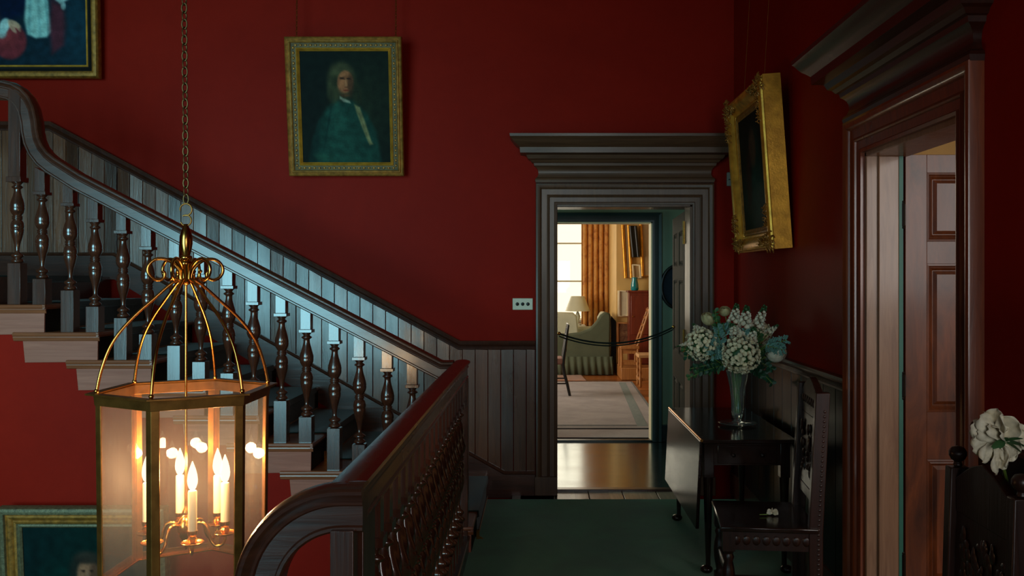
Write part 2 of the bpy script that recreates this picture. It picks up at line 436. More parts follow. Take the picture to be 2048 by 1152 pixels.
# ------------------------------------------------------------------ door surrounds
# profile: a = across the band (0 inner edge .. w outer edge), b = out from the wall
archP = [(0,0),(0,.022),(.012,.026),(.018,.02),(.05,.022),(.052,.030),(.058,.034),(.066,.030),(.07,.026),(.108,.030),(.112,.040),(.122,.05),(.136,.054),(.148,.05),(.15,.044),(.15,0)]
def surround(parent, N, path, toppath_dir, mat, matx):
    MB().sweep(path, archP, N).build('architrave', mat, parent, angle=30)
def cornice(parent, plane, a0, a1, mat, face, z0=2.245):
    """frieze and cornice over a door: profile sweeps round both returns; plane 'back' or 'right'"""
    # profile points (a up, b out)
    fr = [(0,0),(0,.045),(.02,.05),(.032,.045),(.04,.034),(.062,.026),(.085,.028),(.10,.034),(.112,.044),(.12,.056),(.138,.06),(.142,.072),(.158,.084),(.165,.10),(.19,.112),(.196,.132),(.20,.155),(.238,.158),(.244,.165),(.254,.176),(.264,.190),(.282,.205),(.30,.218),(.306,.225),(.325,.228),(.33,.20),(.33,0)]
    def P(a, b, z):
        return (a, YB-b, z) if plane == 'back' else (XR-b, a, z)
    # build as lofted rings with returns: for each profile point the plan outline is a U
    vs = []; fs = []
    for (h, b) in fr:
        e = b-.045
        vs += [P(a0-e, 0, z0+h), P(a0-e, b, z0+h), P(a1+e, b, z0+h), P(a1+e, 0, z0+h)]
    n = len(fr)
    for i in range(n-1):
        for j in range(3):
            fs.append((4*i+j, 4*i+j+1, 4*i+4+j+1, 4*i+4+j))
    fs.append((0,1,2,3)); fs.append((4*(n-1)+3,4*(n-1)+2,4*(n-1)+1,4*(n-1)))
    MB().add(vs, fs).build('cornice', mat, parent, angle=25)
D1 = struct('door_1', (.6, YB, 0), 'brown door surround with deep cornice on the back wall and its opened door')
zt = dh
# path direction so that N x T points outward from the opening
MB().sweep([(dx0, YB, .12), (dx0, YB, zt), (dx1, YB, zt), (dx1, YB, .12)], archP, (0,-1,0)).build('architrave', M['door_brown'], D1, angle=30)
cornice(D1, 'back', dx0-.15, dx1+.15, M['door_brownx'], 0)
for a, b in ((dx0-.158, dx0+.004), (dx1-.004, dx1+.158)):
    MB().box(a, b, YB-.06, YB, 0, .135).build('plinth', M['door_brown'], D1, bevel=.004)
m = MB(); m.box(dx0-.001, dx0+.006, YB-.005, YB+.24, 0, zt); m.box(dx1-.018, dx1+.001, YB-.005, YB+.24, 0, zt); m.box(dx0, dx1, YB-.005, YB+.24, zt-.018, zt+.002)
m.build('jamb', M['door_brown'], D1, bevel=.003)
def leaf(parent, name, x0, x1, y, th, z0, z1, mat, panels, stile, sides=(-1, 1)):
    """panelled door leaf in a plane of constant y; panels = [(za, zb)...] two columns"""
    m = MB()
    mid = (x0+x1)/2; ms = .055
    zs = sorted(panels); 
    m.box(x0, x0+stile, y, y+th, z0, z1); m.box(x1-stile, x1, y, y+th, z0, z1)
    prev = z0
    for za, zb in zs:
        m.box(x0+stile, x1-stile, y+.001, y+th-.001, prev, za); prev = zb
        m.box(mid-ms, mid+ms, y+.0005, y+th-.0005, za, zb)
    m.box(x0+stile, x1-stile, y+.001, y+th-.001, prev, z1)
    lf = m.build(name, mat, parent, bevel=.0015)
    for za, zb in zs:
        for xa, xb in ((x0+stile, mid-ms), (mid+ms, x1-stile)):
            p = MB(); p.box(xa, xb, y+.012, y+th-.012, za, zb)
            for s, yy in ((-1, y+.012), (1, y+th-.012)):
                # raised field
                i = .03; j = .045
                vs = [(xa+i, yy, za+i), (xb-i, yy, za+i), (xb-i, yy, zb-i), (xa+i, yy, zb-i),
                      (xa+j, yy+s*.008, za+j), (xb-j, yy+s*.008, za+j), (xb-j, yy+s*.008, zb-j), (xa+j, yy+s*.008, zb-j)]
                p.add(vs, [(4,5,6,7),(0,1,5,4),(1,2,6,5),(2,3,7,6),(3,0,4,7)])
                Nn = (0, s, 0)
                prof = [(0,0),(0,.012),(.008,.013),(.013,.007),(.018,.009),(.024,.003),(.028,0)]
                pts = [(xa, yy, za), (xa, yy, zb), (xb, yy, zb), (xb, yy, za)]
                if s == 1: pts = pts[::-1]
                p.sweep(pts, [(-a, b) for a, b in prof], Nn, closed=True)
            p.build('door_panel', mat, lf if False else parent, smooth=False)
    return lf
M['leafpaint'] = plain('dull_brown_paint', (56,40,28), .7, spec=.2)
# leaf of the back door, opened into the passage (modelled closed, then turned about its hinge)
L1 = bpy.data.objects.new('door_leaf', None); col.objects.link(L1); L1.parent = D1
L1.location = (dx1-.02-.6, .235, 0); L1.rotation_euler = (0, 0, math.radians(-93)); L1['_o'] = (0,0,0)
lw = .93
leaf(L1, 'leaf_board', -lw, 0, 0, .04, .012, 2.06, M['leafpaint'], [(.22,.75),(.95,1.55),(1.65,1.93)], .1)
for z in (.25, 1.09, 1.9):
    m = MB(); m.box(-.003, .004, .001, .039, z-.085, z+.085); m.tube([(.002,-.005,z-.085),(.002,-.005,z+.085)], .007, 8)
    for q in (-.035, 0, .035): m.ball((.003, .02, z+q), .004, 8, 5)
    m.build('hinge', M['brass'], L1)
D2 = struct('door_2', (XR, 3.43, 0), 'dark door surround with heavy cornice on the right wall and its opened panelled door')
zt2 = 2.10
MB().sweep([(XR, ry1, 0), (XR, ry1, zt2), (XR, ry0, zt2), (XR, ry0, 0)], archP, (-1,0,0)).build('architrave', M['mahogy'], D2, angle=30)
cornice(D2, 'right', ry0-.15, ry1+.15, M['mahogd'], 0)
m = MB(); m.box(XR-.004, XR+.150, ry1-.02, ry1+.001, 0, zt2); m.box(XR-.004, XR+.175, ry0-.001, ry0+.02, 0, zt2); m.box(XR-.004, XR+.175, ry0, ry1, zt2-.02, zt2+.002)
m.box(XR+.045, XR+.13, ry1-.034, ry1-.02, 0, zt2-.02)
MB().box(XR+.132, XR+.150, ry1-.030, ry1-.02, 0, zt2-.02).build('draught_strip', plain('teal_paint', (40,110,96), .5), D2)
m.build('jamb', M['jamb'], D2, bevel=.003)
L2 = bpy.data.objects.new('door_leaf', None); col.objects.link(L2); L2.parent = D2
L2.location = (.163, ry1-.02-3.43, 0); L2['_o'] = (0,0,0)
leaf(L2, 'leaf_board', 0, .86, -.0, .042, .012, 2.088, M['mahog'], [(.25,.784),(.987,1.62),(1.717,2.01)], .092)
for z in (.33, 1.10, 1.83):
    m = MB(); m.tube([(-.012,-.004,z-.05),(-.012,-.004,z+.05)], .009, 8); m.ball((-.012,-.004,z+.055), .009, 8, 6); m.ball((-.012,-.004,z-.055), .009, 8, 6)
    m.box(-.022, .002, -.001, .004, z-.045, z+.045); m.build('hinge', M['iron'], L2)
# room behind the right wall
S_(MB().box(XR+.16, 4.5, -.2, 6.3, -.2, -.005).build('floor_3', M['boards3'], smooth=False))
S_(MB().box(4.5, 4.6, -.2, 6.3, -.2, 3.3).build('wall_side_room_right', M['yellow'], smooth=False))
S_(MB().box(XR+.16, 4.6, 6.2, 6.3, -.2, 3.3).build('wall_side_room_back', M['yellow'], smooth=False))
S_(MB().box(XR+.16, 4.6, -.3, -.2, -.2, 3.3).build('wall_side_room_front', M['yellow'], smooth=False))
S_(MB().box(XR+.16, 4.6, -.3, 6.3, 3.3, 3.4).build('ceiling_1', M['ceil'], smooth=False))
# ================================================================== THE STAIRS
KY = 5.09/F
YS = 5.09
def bx(px): return (px-CX)*KY
rise = 1.253/8; go = .3017
ST = thing('staircase', 'dark oak staircase with turned balusters climbing to the left behind the lantern', 'staircase', (-.4, YS, 0))
XN = {i: -2.4886 + go*i for i in range(-2, 8)}
ZT = {i: (8-i)*rise for i in range(-2, 8)}
bandP = [(0,0),(0,.010),(-.004,.016),(-.012,.019),(-.020,.016),(-.024,.011),(-.030,.012),(-.038,.008),(-.046,.006),(-.05,0)]
for i in range(-1, 8):
    xn, z = XN[i], ZT[i]
    m = MB(); m.box(xn-.335, xn-.012, YS, YB-.03, z-.03, z)
    # rounded front nosing
    m.prism([(xn-.014, z-.03), (xn-.003, z-.026), (xn+.001, z-.015), (xn-.003, z-.004), (xn-.014, z)], 'y', YS-.018, YB-.03)
    m.build('tread', M['nosing'], ST, smooth=False)
    # moulding along the open end
    m = MB(); m.sweep([(xn-.487, YS, z), (xn, YS, z)], bandP, (0,-1,0)); m.build('nosing', M['nosing'], ST, angle=30)
    m = MB(); m.box(xn-.03, xn-.012, YS+.01, YB-.03, z-rise-.01, z-.028); m.build('riser', M['riser'], ST, smooth=False)
    zb = z-.05-.122
    m = MB(); m.prism([(xn-.425, zb), (xn-.014, zb+.004), (xn-.012, z-.048), (xn-.437, z-.05)], 'y', YS, YS+.02)
    m.build('bracket', M['bracket'], ST, smooth=False, bevel=.002)
# landing at the top
MB().box(-7, XN[-2], YS, YB-.03, ZT[-2]-.2, ZT[-2]).build('landing', M['woodx'], ST, smooth=False)
MB().box(-3.115, -3.10, YS+.01, YB-.03, ZT[-2]-rise-.01, ZT[-2]).build('riser', M['woodx'], ST, smooth=False)
MB().sweep([(-7, YS, ZT[-2]), (XN[-2], YS, ZT[-2])], bandP, (0,-1,0)).build('nosing', M['nosing'], ST, angle=30)
MB().box(-7, XN[-2]-.012, YS, YS+.02, ZT[-2]-.3, ZT[-2]-.05).build('bracket', M['bracket'], ST, smooth=False)
# red wall under the stairs
poly = [(-7, -3), (-.50, -3), (-.50, ZT[7]-.16)]
for i in range(7, -2, -1):
    xn = XN[i]; zb = ZT[i]-.05-.11
    poly += [(min(xn-.03, -.50), zb), (xn-.415, zb)]
poly += [(-7, ZT[-2]-.28)]
# clean monotone polygon
q = []
for p in poly:
    if not q or (abs(p[0]-q[-1][0]) > 1e-5 or abs(p[1]-q[-1][1]) > 1e-5): q.append(p)
m = MB()
for i in range(7, -2, -1):   # columns, each up to its step
    xn = XN[i]; zb = ZT[i]-.05-.11
    xa = xn-.42; xb = XN[i+1]-.42 if i < 7 else -.50
    m.box(xa, xb, YS+.012, YS+.10, -3, zb)
m.box(-7, XN[-1]-.42, YS+.012, YS+.10, -3, ZT[-2]-.25)
S_(m.build('wall_stair', M['red'], smooth=False))
# handrail of the flight
railP = [(-.053,-.030),(-.053,.030),(-.048,.035),(-.041,.035),(-.037,.029),(.006,.029),(.010,.035),(.016,.036),(.020,.031),(.026,.036),(.034,.044),(.042,.045),(.048,.040),(.053,.022),(.055,0),(.053,-.022),(.048,-.040),(.042,-.045),(.034,-.044),(.026,-.036),(.020,-.031),(.016,-.036),(.010,-.035),(.006,-.029),(-.037,-.029),(-.041,-.035),(-.048,-.035)]
YR = YS + .045
def rp(x, y): return Vector((bx(x), YR, EYE-(y-CY)*KY))
pth = [(-900,176),(-40,176),(0,177),(16,181),(30,189),(42,202),(50,219),(55,242),(57,262),(61,281),(69,299),(82,316),(98,329)]
pts = [rp(x, y) for x, y in pth]
off = 20   # centre-line below the top edge, measured vertically
pts += [rp(150, 523+.52*(150-500)+21), rp(879, 720+21), rp(906, 720+19)]
pts[-1].z = pts[-2].z
MB().sweep(pts, railP, (0,-1,0)).build('handrail', M['woodx'], ST, angle=28)
# turned balusters
def prof_turn(H):
    P = [(.018,0),(.030,.004),(.034,.012),(.030,.020),(.020,.026),(.022,.032),(.031,.038),(.033,.044),(.030,.050),(.018,.056),(.0115,.066),(.0115,.080),(.014,.100),(.019,.125),(.027,.152),(.033,.178),(.0355,.196),(.033,.200),(.033,.203),(.036,.207),(.0355,.222),(.031,.240),(.024,.250),(.021,.253),(.027,.257),(.029,.261),(.024,.265),(.027,.269),(.029,.273),(.022,.277),(.024,.282),(.031,.292),(.037,.306),(.039,.320),(.0375,.325),(.0375,.328),(.039,.332),(.036,.350),(.030,.372),(.023,.395),(.0185,.415),(.0175,.430),(.019,.436),(.027,.440),(.030,.445),(.026,.450),(.018,.454),(.019,.460),(.026,.467),(.031,.472)]
    return [(r, z*H/.472) for r, z in P]
def baluster(parent, x, y, z0, base, ztop_fn, H, w=.0365, twist=None, mat='turned', name='baluster'):
    m = MB(); m.box(x-w, x+w, y-w, y+w, z0, z0+base)
    m.lathe(prof_turn(H), (x, y, z0+base), 18, twist)
    zc = z0+base+H
    m.box(x-.037, x+.037, y-.037, y+.037, zc, zc+.018)
    t = .029
    m.prism([(x-t, zc+.018), (x+t, zc+.018), (x+t, ztop_fn(x+t)), (x-t, ztop_fn(x-t))], 'y', y-t, y+t)
    return m.build(name, M[mat], parent, bevel=.0015, angle=50)
def rail_under(x):
    px = x/KY + CX
    y = 523+.52*(min(px, 879)-500)+36
    return EYE-(y-CY)*KY
for i in range(-1, 8):
    for q, (px, base) in enumerate(((132.3, .24), (182.5, .148))):
        x = bx(px + 106.7*i)
        if x > -.5: continue
        if i == -1 and q == 0:
            m = MB(); w = .0365; z0 = ZT[-1]
            m.box(x-w, x+w, YR-w, YR+w, z0, z0+.235); m.lathe(prof_turn(.46), (x, YR, z0+.235), 18)
            zc = z0+.235+.46; m.box(x-.042, x+.042, YR-.042, YR+.042, zc, zc+.03); m.box(x-.034, x+.034, YR-.034, YR+.034, zc+.03, 2.63)
            m.build('newel_post', M['turned'], ST, bevel=.0015, angle=50)
        else:
            baluster(ST, x, YR, ZT[i]-.003, base, rail_under, .478)
for k in range(1, 5):
    x = bx(27.2) - .02 - k*.147
    baluster(ST, x, YR, ZT[-2], .16, lambda _: 2.58, .6)
# runner and rods
m = MB(); path = [(-3.6, ZT[-2]+.006)]
for i in range(-2, 8):
    path += [(XN[i]+.006, ZT[i]+.006), (XN[i]+.008, ZT[i]-.026), (XN[i]-.006, ZT[i]-.034), (XN[i]-.006, ZT[i]-rise+.006)]
top = path; bot = [(x-.004, z-.004) for x, z in path]
n = len(path); vs = []; fs = []
for yy in (5.40, 6.34):
    vs += [(x, yy, z) for x, z in top]
for k in range(n-1): fs.append((k, k+1, n+k+1, n+k))
o = MB().add(vs, fs).build('stair_runner', M['runner'], smooth=False, solid=.008)
tag(o, 'dark green carpet runner covering the middle of the oak stairs', 'carpet')
rod0 = None
for i in range(7, -2, -1):
    loc = (XN[i]+.004, 5.38, ZT[i]-rise+.012)
    if rod0 is None:
        rod0 = thing('stair_rod', 'thin brass rod holding the carpet at the foot of the stairs, on the landing floor', 'stair rod', loc, 'brass rods across the stair carpet')
        MB().tube([(0,-.02,0),(0,1.0,0)], .005, 8).build('rod', M['brassdark'], rod0, world=False)
        m = MB(); m.box(-.006, .012, -.03, -.012, -.014, .05); m.prism([(-.004,-.012),(.05,-.012),(.012,.012),(-.004,.05)], 'y', -.024, -.016)
        m.build('bracket', M['brass'], rod0, world=False)
    else: 
        copy_thing(rod0, loc, 'thin brass stair rod across the dark runner, on riser %s above the landing' % ['two','three','four','five','six','seven','eight','nine'][6-i])
# ------------------------------------------------------------------ landing balustrade
BL = thing('balustrade', 'red-brown landing handrail on twisted balusters turning down beside the lantern', 'balustrade', (-.45, 3.6, 0))
XB = -.447; ztopr = 1.088
zc = ztopr-.053
MB().sweep([(XB, 2.062, zc), (XB, 5.20, zc)], railP, (1,0,0)).build('handrail', M['rail'], BL, angle=28)
Rr = .197; cz = zc-Rr; YRm = 2.075
pts = [(-.403, YRm, zc), (XB, YRm, zc)]
for k in range(1, 17):
    a = PI/2*k/16; pts.append((XB-.003-Rr*math.sin(a), YRm, cz+Rr*math.cos(a)))
pts += [(XB-.003-Rr, YRm, cz-.10)]
for k in range(1, 9):
    a = math.radians(60)*k/8; pts.append((XB-.003-Rr-.15*(1-math.cos(a)), YRm, cz-.10-.15*math.sin(a)))
pts += [(pts[-1][0]-2.2, YRm, pts[-1][2]-1.25)]
MB().sweep(pts[::-1], railP, (0,-1,0)).build('handrail_ramp', M['woodx'], BL, angle=28)
def tw(a, z, r):
    return 1 + .20*math.cos(3*a + z*34) if r > .0185 else 1
def bal_twist(x, y, name='baluster'):
    m = MB(); w = .029; z0 = .10
    m.box(x-w, x+w, y-w, y+w, z0, z0+.13)
    P = prof_turn(.62)
    # denser rings so that the twist reads
    PP = []
    for (r0, a0), (r1, a1) in zip(P, P[1:]):
        k = max(1, int((a1-a0)/.008))
        for t in range(k): PP.append((r0+(r1-r0)*t/k, a0+(a1-a0)*t/k))
    PP.append(P[-1])
    m.lathe(PP, (x, y, z0+.13), 18, tw)
    m.box(x-.034, x+.034, y-.034, y+.034, z0+.75, z0+.775); m.box(x-.026, x+.026, y-.026, y+.026, z0+.775, zc-.05)
    return m
y = 2.40; first = None
while y < 5.04:
    if first is None:
        first = bal_twist(0, 0).build('baluster', M['turned'], BL, world=False, bevel=0, angle=50)
        first.location = (XB+.45, y-3.6, 0)
    else:
        c = first.copy(); col.objects.link(c); c.parent = BL; c.location = (XB+.45, y-3.6, 0)
    y += .1475
# corner post under the turn and end post by the stairs
m = MB(); w = .0265
m.box(XB-w, XB+w, 2.05-w+.005, 2.05+w+.005, 0, zc-.045); m.build('newel_post', M['wood'], BL, bevel=.002)
m = MB(); m.box(XB-.035, XB+.035, 2.10, 2.25, 0, zc-.045); m.build('newel_post', M['wood'], BL, bevel=.002)
m = MB(); m.box(XB-.04, XB+.04, 5.075, 5.155, .0, zc-.04); m.build('newel_post', M['turned'], BL, bevel=.003)
curbP = [(0,-.045),(.085,-.045),(.088,-.052),(.1,-.052),(.104,-.045),(.104,.045),(.1,.052),(.088,.052),(.085,.045),(0,.045)]
MB().sweep([(XB, 2.03, 0), (XB, 5.2, 0)], curbP, (1,0,0)).build('curb', M['woody'], BL, angle=28)
MB().box(-.52, -.502, 2.0, 5.1, -.3, .0).build('fascia', M['woody'], BL)
# ================================================================== THE LANTERN
LX, LY = -1.18, 3.0
LT = thing('hanging_lantern', 'six-sided brass and glass lantern with lit candle bulbs hanging on a chain', 'lantern', (LX, LY, 1.188))
def hexp(r, z, k):      # corner k; corner 0 points to the viewer
    a = -PI/2 + k*PI/3
    return Vector((LX + r*math.cos(a), LY + r*math.sin(a), z))
zT, zBt = 1.188, .577
rT, rB = .272, .266
m = MB()
for k in range(6):      # flat flange on top
    a0, a1 = hexp(.302, zT, k), hexp(.302, zT, k+1); b0, b1 = hexp(.268, zT, k), hexp(.268, zT, k+1)
    up = Vector((0,0,.006))
    m.add([a0, a1, b1, b0, a0+up, a1+up, b1+up, b0+up], [(0,1,2,3),(7,6,5,4),(0,4,5,1),(2,6,7,3)])
    a0, a1 = hexp(rT+.002, zT-.034, k), hexp(rT+.002, zT-.034, k+1); b0, b1 = hexp(rT+.006, zT, k), hexp(rT+.006, zT, k+1)
    c0, c1 = hexp(rT-.006, zT-.034, k), hexp(rT-.006, zT-.034, k+1); d0, d1 = hexp(rT-.006, zT, k), hexp(rT-.006, zT, k+1)
    m.add([a0, a1, b1, b0, c0, c1, d1, d0], [(0,1,2,3),(7,6,5,4),(0,4,5,1),(2,6,7,3)])
m.build('top_rim', M['brassdark'], LT, smooth=False, bevel=.0012)
m = MB()
for k in range(6):
    for (ro, ri, z0, z1) in ((rB+.004, rB-.022, zBt, zBt+.006), (rB+.004, rB-.003, zBt, zBt+.026)):
        a0, a1 = hexp(ro, z0, k), hexp(ro, z0, k+1); b0, b1 = hexp(ro, z1, k), hexp(ro, z1, k+1)
        c0, c1 = hexp(ri, z0, k), hexp(ri, z0, k+1); d0, d1 = hexp(ri, z1, k), hexp(ri, z1, k+1)
        m.add([a0, a1, b1, b0, c0, c1, d1, d0], [(0,1,2,3),(7,6,5,4),(0,4,5,1),(2,6,7,3)])
m.build('bottom_rim', M['brass'], LT, smooth=False, bevel=.0012)
for k in range(6):      # corner posts: two flats meeting at 120 degrees
    m = MB()
    a = -PI/2 + k*PI/3
    for s in (-1, 1):
        for (r, z0, z1) in ((1, 0, 0),):
            c0 = hexp(rT, zT-.004, k); c1 = hexp(rB, zBt+.004, k)
            d = (hexp(rT, zT, k+s) - hexp(rT, zT, k)).normalized()*.0235
            inn = Vector((-math.cos(a), -math.sin(a), 0))*.004
            m.add([c0, c0+d, c1+d, c1, c0+inn, c0+d+inn, c1+d+inn, c1+inn], [(0,1,2,3),(7,6,5,4),(0,4,5,1),(1,5,6,2),(2,6,7,3),(3,7,4,0)])
    m.build('post', M['brassdark'], LT, smooth=False, bevel=.0008)
for k in range(6):
    a0, a1 = hexp(rT-.009, zT-.002, k), hexp(rT-.009, zT-.002, k+1); b0, b1 = hexp(rB-.009, zBt+.006, k), hexp(rB-.009, zBt+.006, k+1)
    mid = (a0+a1)/2 - Vector((LX, LY, zT)); mid.z = 0; inn = -mid.normalized()*.003
    MB().add([a0, a1, b1, b0, a0+inn, a1+inn, b1+inn, b0+inn], [(0,1,2,3),(7,6,5,4),(0,4,5,1),(1,5,6,2),(2,6,7,3),(3,7,4,0)]).build('glass_pane', M['pane'], LT, smooth=False)
def bulbmat():
    m = bpy.data.materials.new('lit_bulb'); m.use_nodes = True; nt = m.node_tree; nt.nodes.clear()
    e = nt.nodes.new('ShaderNodeEmission'); e.inputs[0].default_value = (1,.80,.50,1); e.inputs[1].default_value = 3.2
    t = nt.nodes.new('ShaderNodeBsdfTransparent'); x = nt.nodes.new('ShaderNodeMixShader'); x.inputs[0].default_value = .4
    nt.links.new(t.outputs[0], x.inputs[1]); nt.links.new(e.outputs[0], x.inputs[2])
    o = nt.nodes.new('ShaderNodeOutputMaterial'); nt.links.new(x.outputs[0], o.inputs[0]); return m
# ribs and scrolls
ribP = [(0,1.556),(.11,1.543),(.35,1.487),(.53,1.445),(.69,1.400),(.80,1.360),(.88,1.318),(.95,1.262),(.985,1.22),(1,1.194)]
def smoothpts(P, n=5):
    out = []
    for i in range(len(P)-1):
        p0 = P[max(i-1,0)]; p1 = P[i]; p2 = P[i+1]; p3 = P[min(i+2, len(P)-1)]
        for t in range(n):
            u = t/n
            out.append(tuple(.5*((2*p1[j]) + (-p0[j]+p2[j])*u + (2*p0[j]-5*p1[j]+4*p2[j]-p3[j])*u*u + (-p0[j]+3*p1[j]-3*p2[j]+p3[j])*u**3) for j in range(len(p1))))
    out.append(tuple(P[-1])); return out
for k in range(6):
    a = -PI/2 + k*PI/3
    D = Vector((math.cos(a), math.sin(a), 0)); C = Vector((LX, LY, 0))
    m = MB()
    pts = [C + D*(.016+t*(.268-.016)) + Vector((0,0,z)) for t, z in smoothpts(ribP)]
    m.tube(pts, .0052, 8); m.ball(C + D*.268 + Vector((0,0,1.2)), .008, 10, 6)
    m.build('rib', M['brass'], LT, angle=60)
    sp = [(.016,1.556),(.022,1.585),(.040,1.608),(.064,1.622),(.092,1.622),(.112,1.606),(.118,1.584),(.108,1.563),(.088,1.553),(.070,1.560),(.066,1.575),(.074,1.584)]
    MB().tube([C + D*r + Vector((0,0,z)) for r, z in smoothpts(sp, 4)], .0056, 8).build('scroll', M['brass'], LT, angle=60)
m = MB(); m.lathe([(.004,1.535),(.012,1.54),(.017,1.552),(.017,1.60),(.020,1.604),(.020,1.612),(.014,1.618),(.020,1.625),(.020,1.632),(.013,1.636),(.017,1.65),(.021,1.675),(.020,1.70),(.014,1.72),(.009,1.732),(.006,1.74)], (LX, LY, 0), 20)
m.lathe([(.0045,.77),(.0045,1.54)], (LX, LY, 0), 10)
m.build('stem', M['brass'], LT, angle=60)
m = MB(); m.lathe([(.002,.655),(.006,.662),(.005,.672),(.011,.682),(.022,.70),(.030,.725),(.030,.745),(.022,.762),(.010,.772),(.013,.78),(.008,.79),(.004,.80)], (LX, LY, 0), 20)
m.build('hub', M['brass'], LT, angle=60)
for k in range(6):
    a = math.radians(-60 + 60*k)
    D = Vector((math.cos(a), math.sin(a), 0)); C = Vector((LX, LY, 0))
    arm = [(.02,.735),(.045,.745),(.065,.738),(.075,.715),(.082,.688),(.10,.668),(.12,.672),(.13,.69),(.13,.705)]
    ao = MB().tube([C + D*r + Vector((0,0,z)) for r, z in smoothpts(arm, 4)], .0052, 8).build('arm', M['brass'], LT, angle=60)
    c = C + D*.13
    MB().lathe([(.004,.70),(.012,.702),(.030,.707),(.036,.713),(.034,.714),(.026,.710),(.010,.709),(.014,.716),(.016,.724),(.011,.730),(.016,.738),(.017,.75),(.0,.75)], (c.x, c.y, 0), 20).build('drip_pan', M['brass'], ao, angle=40)
    cd = MB().lathe([(.0138,.742),(.0138,.874),(.012,.878),(.005,.879)], (c.x, c.y, 0), 16).build('candle', M['wax'], ao, angle=40)
    MB().lathe([(.005,.879),(.011,.886),(.0155,.900),(.0165,.912),(.0145,.930),(.010,.948),(.005,.962),(.0015,.972)], (c.x, c.y, 0), 14).build('bulb', bulbmat() if 'lit' not in M else M['lit'], ao, angle=80)
    if 'lit' not in M: M['lit'] = bpy.data.materials['lit_bulb']
    l = bpy.data.lights.new('candle_bulb_light', 'POINT'); l.energy = 4.0; l.color = (1,.62,.30); l.shadow_soft_size = .02
    lo = bpy.data.objects.new('candle_bulb_light', l); col.objects.link(lo); lo.location = (c.x, c.y, .925)
# hook and chain
m = MB()
hk = [(0,1.735),(.012,1.742),(.018,1.755),(.012,1.768),(0,1.772),(-.006,1.778),(-.002,1.786)]
m.tube([Vector((LX-.018*math.cos(t)*1, LY, 1.752+.018*math.sin(t))) for t in [PI*1.9-k*PI*1.6/14 for k in range(15)]], .0028, 8)
m.tube([Vector((LX+.020*math.cos(t), LY, 1.788+.020*math.sin(t))) for t in [-PI*.55+k*PI*1.6/14 for k in range(15)]], .0028, 8)
m.build('hook', M['brassdark'], LT, angle=60)
m = MB(); z = 1.806; k = 0
while z < ZC-.02:
    t = k % 2; pts = []
    for i in range(12):
        a = 2*PI*i/12
        u = .0085*math.cos(a); h = .0165*math.sin(a)
        pts.append(Vector((LX + (u if t == 0 else u*.5) - (z-1.8)*.009, LY + (0 if t == 0 else u*.87), z+.017+h)))
    m.tube(pts, .0024, 5, closed=True); z += .0265; k += 1
m.build('chain', M['chain'], LT, angle=70)
# ================================================================== PICTURES
def smooth01(x): x = max(0, min(1, x)); return x*x*(3-2*x)
def painted(name, w, h, layers, bg, dim=1.0, mat_rough=.45, nx=90, ny=110, parent=None, Mx=None, seed=1, grain=.12):
    """a canvas whose picture is a grid of paint colours; (u,v) from the top left"""
    vs = []; fs = []; cols = []
    for j in range(ny+1):
        for i in range(nx+1):
            u = i/nx; v = j/ny
            vs.append(Mx @ Vector((u*w, 0, -v*h)))
            c = list(bg(u, v))
            for kind, par, cc, soft, op in layers:
                if kind == 'e':
                    cx_, cy_, rx, ry, an = par
                    dx = (u-cx_)*w; dy = (v-cy_)*h; ca, sa = math.cos(an), math.sin(an)
                    X = (dx*ca+dy*sa)/(rx*w); Y = (-dx*sa+dy*ca)/(ry*w)
                    d = math.sqrt(X*X+Y*Y); a = smooth01((1+soft-d)/(2*soft))
                else:
                    inside = False; dm = 9; P = par
                    for q in range(len(P)):
                        x1, y1 = P[q]; x2, y2 = P[(q+1) % len(P)]
                        if (y1 > v) != (y2 > v) and u < (x2-x1)*(v-y1)/(y2-y1)+x1: inside = not inside
                        ex, ey = x2-x1, y2-y1; L = ex*ex+ey*ey
                        t = max(0, min(1, ((u-x1)*ex+(v-y1)*ey)/L)) if L else 0
                        dm = min(dm, math.hypot(u-x1-t*ex, v-y1-t*ey))
                    a = smooth01(.5 + (dm if inside else -dm)/(2*soft))
                a *= op
                c = [c[q]*(1-a)+cc[q]*a for q in range(3)]
            n = noise.noise(Vector((u*22*w, v*22*h, seed)))*grain*2 + noise.noise(Vector((u*90*w, v*90*h, seed)))*grain
            c = [max(0, t*(1+n)*dim) for t in c]
            cols.append(lin([min(255, t) for t in c]))
    for j in range(ny):
        for i in range(nx):
            a = j*(nx+1)+i; fs.append((a, a+1, a+nx+2, a+nx+1))
    b = MB(); b.v = [tuple(p) for p in vs]; b.f = fs
    m_ = bpy.data.materials.get('oil_paint')
    if not m_:
        m_, nt, bs = newmat('oil_paint'); at = nt.nodes.new('ShaderNodeVertexColor'); at.layer_name = 'paint'
        nt.links.new(at.outputs[0], bs.inputs['Base Color']); bs.inputs['Roughness'].default_value = .6; bs.inputs['Specular IOR Level'].default_value = .07
        bump(nt, bs, noise_tex(nt, coords(nt), 70, 4), .15, .002)
    o = b.build(name, m_, parent, world=False)
    ca = o.data.color_attributes.new('paint', 'FLOAT_COLOR', 'POINT')
    ca.data.foreach_set('color', [x for c in cols for x in c])
    return o
def frame_rect(w, h, Mx, prof, mats, parent, names=('frame',)):
    """mitred frame round w x h canvas; prof list of profile polylines, a outward, b forward; local x right, z up, -y forward"""
    for P, mt, nm in zip(prof, mats, names):
        m = MB(); m.M = Mx
        # N = -y (forward). outward must be N x T: going clockwise seen from the front
        pts = [(0,0,0), (0,0,-h), (w,0,-h), (w,0,0)]
        N = Vector((0,-1,0)); t = Vector((0,0,-1)); o_ = N.cross(t)
        if o_.x > 0: pts = pts[::-1]
        m.sweep(pts, P, N, closed=True); m.build(nm, M[mt], parent, world=False, angle=30)
